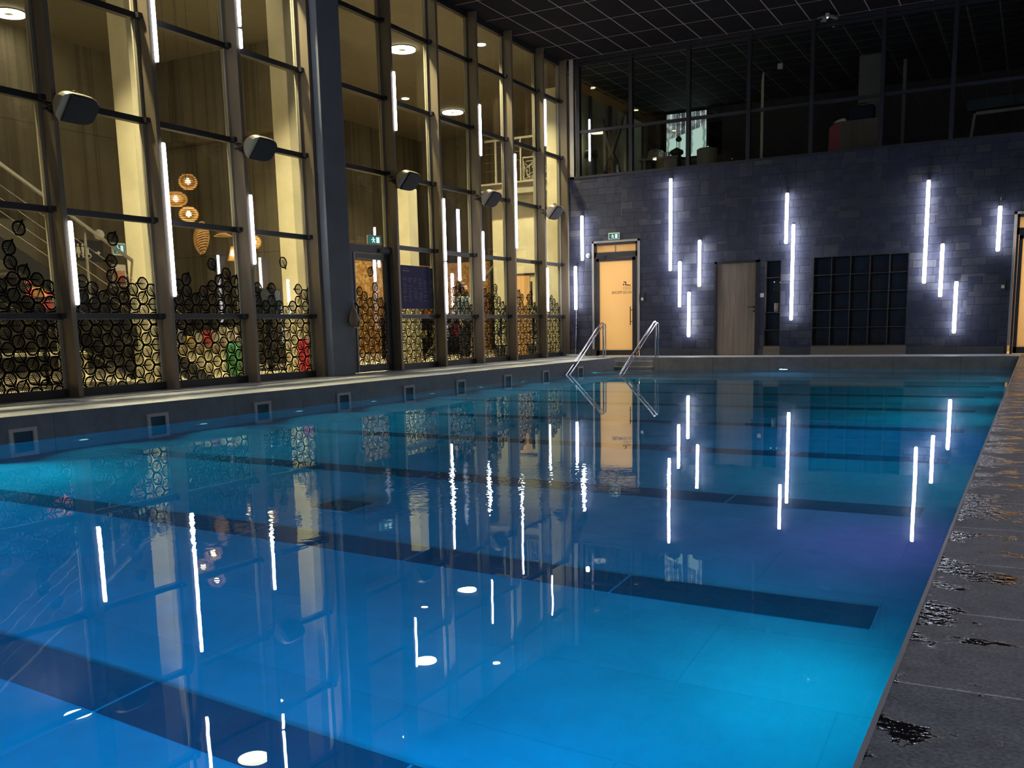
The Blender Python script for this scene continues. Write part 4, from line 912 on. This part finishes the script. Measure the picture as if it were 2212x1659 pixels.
# signs in the lobby
def wsign(name, y, z, w, h, label, cat, x=-13.6):
    return thing(name, (x,y,z), label, cat)
t = thing('direction_sign', (-15.9,12.4,2.1), 'dark sign with white toilet figures and an arrow pointing right', 'sign')
b = MB(); b.box(-.02,0,-.1,.62,0,.40); b.build('panel', M['black'], t)
g = MB()
def fig(y, skirt):
    g.prism([(y+.022*math.cos(a*PI/5), .30+.022*math.sin(a*PI/5)) for a in range(10)], 'x', .001, .006)
    g.prism([(y-.03,.265),(y+.03,.265),((y+.05) if skirt else (y+.022),.15),((y-.05) if skirt else (y-.022),.15)], 'x', .001, .006)
    g.prism([(y-.018,.15),(y+.018,.15),(y+.014,.07),(y-.014,.07)], 'x', .001, .006)
fig(.05,1); fig(.15,0)
g.tube([(.004,.27+.045*math.cos(a*PI/8),.11+.045*math.sin(a*PI/8)) for a in range(16)], .007, 6, closed=True); g.prism([(.255,.25),(.28,.25),(.28,.15),(.32,.15),(.335,.09),(.31,.09),(.30,.13),(.255,.13)], 'x', .001, .006)
g.prism([(.42,.185),(.50,.185),(.50,.165),(.42,.165)], 'x', .001, .006); g.prism([(.49,.215),(.54,.175),(.49,.135)], 'x', .001, .006)
g.build('pictograms', M['signwhite'], t)
t = thing('round_lamp', (-15.9,12.95,2.62), 'round white globe above the toilet direction sign', 'globe'); b = MB(); b.lathe([(.001,-.1),(.07,-.07),(.1,0),(.07,.07),(.001,.1)], n=18); b.build('globe', M['white'], t)
exit_sign((-15.9,13.35,2.37), PI/2, 'pale exit sign behind the stair handrail in the lobby', True).scale = (1.15,1,1.6)
t = thing('wall_picture', (-15.95,13.2,1.66), 'pinkish picture hanging on the wall right of the direction sign', 'picture'); b = MB(); b.box(0,.03,0,.32,0,.42); b.build('frame', M['signwhite'], t); b = MB(); b.box(.031,.035,.03,.29,.03,.30); b.build('print', mat('pink_print', (.5,.22,.16), .6), t)
t = thing('poster_stand', (-12.9,9.15,1.1), 'coral red and orange poster on a stand seen between the stair and the leaf film', 'poster stand'); b = MB(); b.box(0,.03,.19,.23,-1.1,0); b.box(-.15,.18,.1,.32,-1.1,-1.08); b.build('stand', M['black'], t); b = MB(); b.box(0,.03,0,.42,0,.42); b.build('sheet', mat('coral', (.75,.13,.12), .6), t)
b = MB(); b.prism([(.08,.36),(.10,.22),(.2,.14),(.3,.2),(.33,.36),(.2,.42)], 'x', .031, .035); b.build('print', mat('orange_print', (.70,.36,.12), .6), t)
# lobby furniture seen through the film
t = thing('wall_screen', (-12.6,13.55,.95), 'large dark screen behind the bay before the column', 'screen'); b = MB(); b.box(0,.05,0,.62,0,.55); b.build('bezel', M['black'], t); b = MB(); b.box(.051,.055,.03,.59,.03,.52); b.build('panel', mat('screen_glass', (.02,.025,.03), .15), t)
t = thing('screen_stand', (-12.6,13.72,0), 'dark stand carrying the lobby screen', 'stand'); b = MB(); b.box(-.2,.25,-.1,.4,0,.04); b.box(-.03,.03,.08,.2,.04,.94); b.build('frame', M['black'], t)
t = thing('red_stool', (-10.8,12.8,0), 'red drum stool behind the right end of the bay before the column', 'stool'); b = MB(); b.lathe([(.001,0),(.15,0),(.17,.1),(.17,.5),(.15,.58),(.001,.6)], n=20); b.build('seat', mat('bright_red', (.33,.02,.03), .6), t)
t = thing('green_pouf', (-11.6,11.95,0), 'green pouf on the lobby floor behind the lamp bay', 'pouf'); b = MB(); b.lathe([(.001,.0),(.15,.02),(.19,.18),(.18,.45),(.14,.55),(.001,.57)], n=20); b.build('seat', mat('pouf_green', (.03,.13,.05), .7), t)
t = thing('reception_counter', (-12.4,11.0,0), 'low pale lobby counter with orange goods behind the lamp bay', 'counter'); b = MB(); b.box(-.3,.0,0,2.0,0,.48); b.build('base', M['cream'], t); b = MB(); b.box(-.34,.03,-.03,2.03,.48,.52); b.build('top', M['oak'], t)
rr = random.Random(2)
for k in range(9):
    y = 11.08+.21*k; h = rr.uniform(.1,.3); t = thing('goods_box', (-12.52,y,.521), 'small coloured goods box in the row on the low lobby counter', 'box', 'goods on the lobby counter')
    b = MB(); b.box(-.05,.05,0,.15,0,h); b.build('carton', mat('carton_%s' % 'abcdefghi'[k], rr.choice([(.6,.25,.06),(.55,.42,.12),(.12,.12,.14),(.45,.06,.05),(.5,.45,.35)]), .6), t)
t = thing('lobby_bench', (-13.2,7.3,0), 'long pale lobby bench behind the staircase', 'bench'); b = MB(); b.box(-.5,0,0,3.2,.42,.47); b.build('seat', M['cream'], t)
for y in (.1,1.5,3.0): b = MB(); b.box(-.45,-.05,y,y+.06,0,.42); b.build('leg', M['cream'], t)
t = thing('display_shelf', (-14.5,20.0,0), 'dark display shelf crowded with goods in front of the chipboard', 'shelf'); b = MB(); b.box(0,.35,0,4.2,0,.06); b.box(0,.35,0,4.2,.45,.49); b.box(0,.35,0,4.2,.95,1.0); b.box(0,.02,0,4.2,.06,1.0); b.build('case', M['black'], t)
for k in range(14):
    y = 20.1+.28*k; z = .49 if k % 2 else 1.0; h = rr.uniform(.15,.34); t = thing('goods_box', (-14.32,y,z+.001), 'small coloured goods box on the dark display shelf', 'box', 'goods on the display shelf'); b = MB(); b.box(-.08,.08,0,.2,0,h); b.build('carton', mat('ware_%s' % 'abcdefghijklmn'[k], rr.choice([(.6,.25,.06),(.5,.40,.12),(.08,.08,.1),(.5,.05,.08),(.5,.5,.45)]), .6), t)
t = thing('steel_strut', (-12.3,18.6,0), 'dark diagonal steel strut rising in front of the chipboard', 'strut'); b = MB(); b.bar((0,0,.03),(0,3.5,2.36),.06,.06); b.build('bar', M['brown'], t)
# palms
def palm(x, y, h, label, seed):
    t = thing('potted_palm', (x,y,0), label, 'potted palm', 'potted palms behind the last bays'); r_ = random.Random(seed)
    b = MB(); b.lathe([(.001,0),(.13,0),(.17,.3),(.15,.3),(.14,.27),(.001,.27)], n=18); b.build('pot', M['soil'], t)
    b = MB()
    for k in range(4): b.tube([(0,0,.27),(.03*math.cos(k*1.7),.03*math.sin(k*1.7),h*.6)], [.012,.008], 6)
    b.build('stem', M['green'], t)
    g = MB()
    for k in range(46):
        a = r_.uniform(0,2*PI); z0 = r_.uniform(.35,.95)*h*.7; L = r_.uniform(.24,.42); e = r_.uniform(.2,1.1)
        pts = []
        for s_ in range(6):
            u = s_/5; pts.append((L*u*math.cos(a)*math.cos(e*.6), L*u*math.sin(a)*math.cos(e*.6), z0 + L*u*math.sin(e) - .30*L*u*u*1.6))
        wd = [.006,.02,.026,.022,.012,.002]
        nx, ny = -math.sin(a), math.cos(a)
        vs = [(p[0]+nx*w_*q, p[1]+ny*w_*q, p[2]+(.004 if q == 0 else 0)) for p, w_ in zip(pts, wd) for q in (-1,0,1)]
        g.add(vs, [(i*3+j, i*3+j+1, (i+1)*3+j+1, (i+1)*3+j) for i in range(5) for j in (0,1)])
    g.build('frond', M['green'], t); return t
palm(-10.50,20.60,1.75,'potted palm on the right behind the last glass bay',4); palm(-10.95,19.80,1.65,'potted palm left of the other, in front of the lobby door',8)

# standing person behind bay 10
t = thing('person', (-11.3,18.75,0), 'person with dark hair in a grey-blue top and dark trousers standing behind the leaf film', 'person', rz=math.radians(80))
def skinned(name, verts, edges, radii, material, parent, sub=2):
    me = bpy.data.meshes.new(name); me.from_pydata(verts, edges, []); o = bpy.data.objects.new(name, me); COL.objects.link(o); o.parent = parent
    md = o.modifiers.new('skin', 'SKIN'); md.use_smooth_shade = True
    if not me.skin_vertices: bpy.context.view_layer.objects.active = o
    sv = me.skin_vertices[0].data if me.skin_vertices else None
    if sv is None: return o
    for i, r in enumerate(radii): sv[i].radius = (r, r) if not isinstance(r, tuple) else r
    sv[0].use_root = True
    s_ = o.modifiers.new('sub', 'SUBSURF'); s_.levels = sub; s_.render_levels = sub; me.materials.append(material); return o
def limb(m, pts, rad, n=12): m.tube(pts, rad, n)
skin = mat('skin', (.45,.27,.19), .6); topm = mat('grey_blue_cloth', (.20,.24,.27), .8); trm = mat('dark_cloth', (.015,.015,.02), .8); hairm = mat('dark_hair', (.012,.009,.008), .6)
def ell(m, levels, n=18):
    vs = []; 
    for (cx_, cy_, z, rx, ry) in levels: vs += [(cx_+rx*math.cos(2*PI*k/n), cy_+ry*math.sin(2*PI*k/n), z) for k in range(n)]
    fs = [(i*n+k, i*n+(k+1) % n, (i+1)*n+(k+1) % n, (i+1)*n+k) for i in range(len(levels)-1) for k in range(n)]
    fs += [tuple(range(n))[::-1], tuple(range((len(levels)-1)*n, len(levels)*n))]; m.add(vs, fs, True)
b = MB()   # body: head, neck, torso, arms, hands, legs in one mesh
ell(b, [(0,.01,1.40,.055,.055),(0,.01,1.44,.05,.055),(0,.0,1.47,.05,.06),(0,-.005,1.50,.06,.078),(0,-.008,1.55,.072,.09),(0,-.003,1.60,.076,.096),(0,.004,1.65,.07,.09),(0,.01,1.69,.045,.06),(0,.01,1.70,.01,.01)])
ell(b, [(0,-.1,1.545,.008,.006),(0,-.108,1.555,.014,.014),(0,-.1,1.59,.006,.006)], 8)
ell(b, [(0,.0,.88,.15,.11),(0,0,1.0,.135,.10),(0,0,1.12,.14,.10),(0,0,1.25,.165,.11),(0,0,1.35,.17,.10),(0,.005,1.41,.10,.07)])
for s in (-1,1):
    limb(b, [(s*.17,0,1.36),(s*.205,.0,1.22),(s*.225,.0,1.07),(s*.225,-.05,.95),(s*.215,-.09,.84)], [.052,.047,.04,.033,.026])
    limb(b, [(s*.215,-.09,.84),(s*.213,-.105,.79),(s*.21,-.115,.765)], [.026,.038,.03], 10)
    for q in range(4): limb(b, [(s*.213+(q-1.5)*.012,-.115+(q-1.5)*.012,.77),(s*.21+(q-1.5)*.012,-.12+(q-1.5)*.012,.73-.004*abs(q-1.2)),(s*.205+(q-1.5)*.011,-.112+(q-1.5)*.012,.695-.006*abs(q-1.2))], [.009,.008,.006], 8)
    limb(b, [(s*.20,-.125,.80),(s*.185,-.15,.765),(s*.18,-.155,.735)], [.011,.010,.007], 8)
    limb(b, [(s*.09,0,.90),(s*.095,-.01,.70),(s*.095,-.015,.48),(s*.095,.0,.28),(s*.095,.01,.09)], [.095,.08,.055,.05,.038])
    limb(b, [(s*.095,.04,.045),(s*.097,-.06,.04),(s*.10,-.15,.03)], [.042,.04,.025])
b.build('body', skin, t)
b = MB(); ell(b, [(0,0,.84,.172,.128),(0,0,1.0,.155,.118),(0,0,1.12,.155,.116),(0,0,1.25,.178,.124),(0,0,1.36,.182,.112),(0,.005,1.425,.10,.075)])
for s in (-1,1): limb(b, [(s*.165,0,1.37),(s*.208,.0,1.22),(s*.228,.0,1.07),(s*.227,-.05,.96),(s*.218,-.085,.86)], [.062,.056,.049,.041,.036])
b.build('shirt', topm, t)
b = MB(); ell(b, [(0,0,.78,.165,.12),(0,0,.90,.16,.12),(0,0,.95,.15,.112)])
for s in (-1,1): limb(b, [(s*.09,0,.88),(s*.095,-.01,.70),(s*.095,-.015,.48),(s*.095,.0,.28),(s*.095,.01,.07)], [.10,.088,.066,.06,.055])
b.build('trousers', trm, t)
b = MB(); ell(b, [(0,.045,1.47,.07,.05),(0,.035,1.52,.083,.075),(0,.025,1.60,.088,.09),(0,.012,1.66,.083,.098),(0,.012,1.705,.06,.075),(0,.012,1.72,.015,.015)]); b.build('hair', hairm, t)
for s in (-1,1):
    b = MB(); b.tube([(s*.097,.06,.018),(s*.097,-.05,.018),(s*.10,-.17,.018)], [.045,.046,.032], 10); b.build('shoe', M['black'], t)

# ------------------------------------------------------------------ lights
def light(kind, name, loc, energy, color, size=.1, rot=(0,0,0), parent=None, **k):
    l = bpy.data.lights.new(name, kind); l.energy = energy; l.color = color
    if kind == 'AREA': l.shape = k.get('shape', 'DISK'); l.size = size; l.size_y = k.get('sy', size); l.spread = k.get('spread', PI)
    else: l.shadow_soft_size = size
    o = bpy.data.objects.new(name, l); COL.objects.link(o); o.location = loc; o.rotation_euler = rot
    if parent: o.parent = parent
    return o
# underwater lamps set in the pool walls, some of them added as fill
def pool_lamp(loc, rz, col, e, label, violet=False, tilt=0., spread=PI):
    t = thing('pool_lamp', loc, label, 'underwater lamp', 'underwater lamps', rz)
    b = MB(); b.lathe([(.001,-.02),(.045,-.018),(.05,0)], n=20, axis='y'); b.build('lens', M['poolled_violet' if violet else 'poolled'], t)
    b = MB(); b.lathe([(.08,-.012),(.11,-.012),(.115,0)], n=20, axis='y'); b.build('bezel', M['steel'], t)
    light('AREA', 'pool_light', (0,-.035,0), e, col, .16, (-PI/2+tilt,0,0), t, spread=spread)
CY = (.0,.29,.95); TE = (.0,.38,.62)
for y, e, v, lab in ((-2.2,130,0,'behind the viewer, farthest back'),(-.6,180,0,'just behind the viewer'),(1.5,105,0,'at the near corner'),(3.4,24,0,'one step past the near corner, added as fill'),(5.45,6,1,'that tints the water purple'),(7.2,28,0,'past the purple one, added as fill'),  # weak teal lamps in this row are added to even out the water
    (9.1,62,0,'halfway down the pool'),(11.2,34,0,'just past halfway, added as fill'),(13.4,34,0,'two thirds down the pool, added as fill'),(15.6,34,0,'near the far end, added as fill'),(17.8,30,0,'closest to the far end, added as fill')):
    pool_lamp((XR-.002,y,-.62), -PI/2, (.30,.22,1.) if v else (CY if e > 50 else TE), e, ('violet' if v else 'blue') + ' underwater lamp in the right pool wall ' + lab, v)
for x in (-6.8,-4.2,-1.6): pool_lamp((x,YN+.002,-.62), PI, CY, 340, 'blue underwater lamp in the near end wall behind the viewer')
for k, y in enumerate((-1.5,.6,2.7,4.65,6.2,7.75,9.35,10.9,12.4,13.9,15.4,17.0,18.6)):  # added lamps stand in for room light entering the water
    pool_lamp((XL+.005,y,-.70), PI/2, CY if y < 3 else TE, 110 if y < 3 else 40, 'blue underwater fill lamp added low in the left pool wall', False, .62, math.radians(105))
pool_lamp((-4.43,YF-.014,-.33), 0, (.1,.5,1.), 25, 'bright underwater lamp just below the surface in the far pool wall')
light('POINT', 'gallery_fill', (.12,0,.05), 3.0, (.9,1,.7), .05, (0,0,0), LG)
# corridors behind the frosted doors
for nm, (x0, x1) in (('door_2', D1[:2]), ('door_4', D2[:2])):
    p = bpy.data.objects[nm]
    light('AREA', 'corridor_light', ((x0+x1)/2, YB+1.0, 2.85), 38, (1,.66,.34), .6, (0,0,0), p)
    light('AREA', 'corridor_light', ((x0+x1)/2, YB+1.35, 1.3), 14, (1,.66,.34), 1.0, (-PI/2,0,0), p, shape='RECTANGLE', sy=2.2)
# fill downlights added in the lobby ceiling to brighten floor, deck and pale wall
for x, y, z, e, sp_ in ((-10.5,5.0,6.78,260,75),(-10.5,8.0,6.78,260,75),(-11.9,10.0,6.78,70,75),(-10.5,11.3,6.78,240,75),(-10.5,14.8,6.78,230,75),(-10.5,17.9,6.78,180,75),(-11.0,19.3,6.78,230,105),(-15.2,22.5,6.78,150,110),(-14.2,15.2,6.78,60,80)):
    t = thing('fill_downlight', (x,y,z+.02), 'round fill downlight added in the lobby ceiling', 'downlight', 'added lobby fill lights')
    b = MB(); b.lathe([(.001,-.012),(.09,-.012),(.10,0)], n=20); b.build('lens', M['spot'], t)
    light('AREA', 'lobby_fill', (0,0,-.03), e, (1,.84,.5), .2, (0,0,0), t, spread=math.radians(sp_))

# ------------------------------------------------------------------ world, view, sampling helpers
w = bpy.data.worlds.new('world'); S.world = w; w.use_nodes = True; w.node_tree.nodes['Background'].inputs[0].default_value = (0,0,0,1)
vs = S.view_settings; vs.view_transform = 'Standard'; vs.look = 'None'; vs.gamma = 1; vs.exposure = 0; vs.use_curve_mapping = False
cy_ = S.cycles; cy_.caustics_reflective = False; cy_.caustics_refractive = False
cy_.adaptive_threshold = .02; cy_.sample_clamp_indirect = 4; cy_.max_bounces = 10; cy_.transparent_max_bounces = 24; cy_.diffuse_bounces = 3; cy_.glossy_bounces = 5; cy_.transmission_bounces = 6
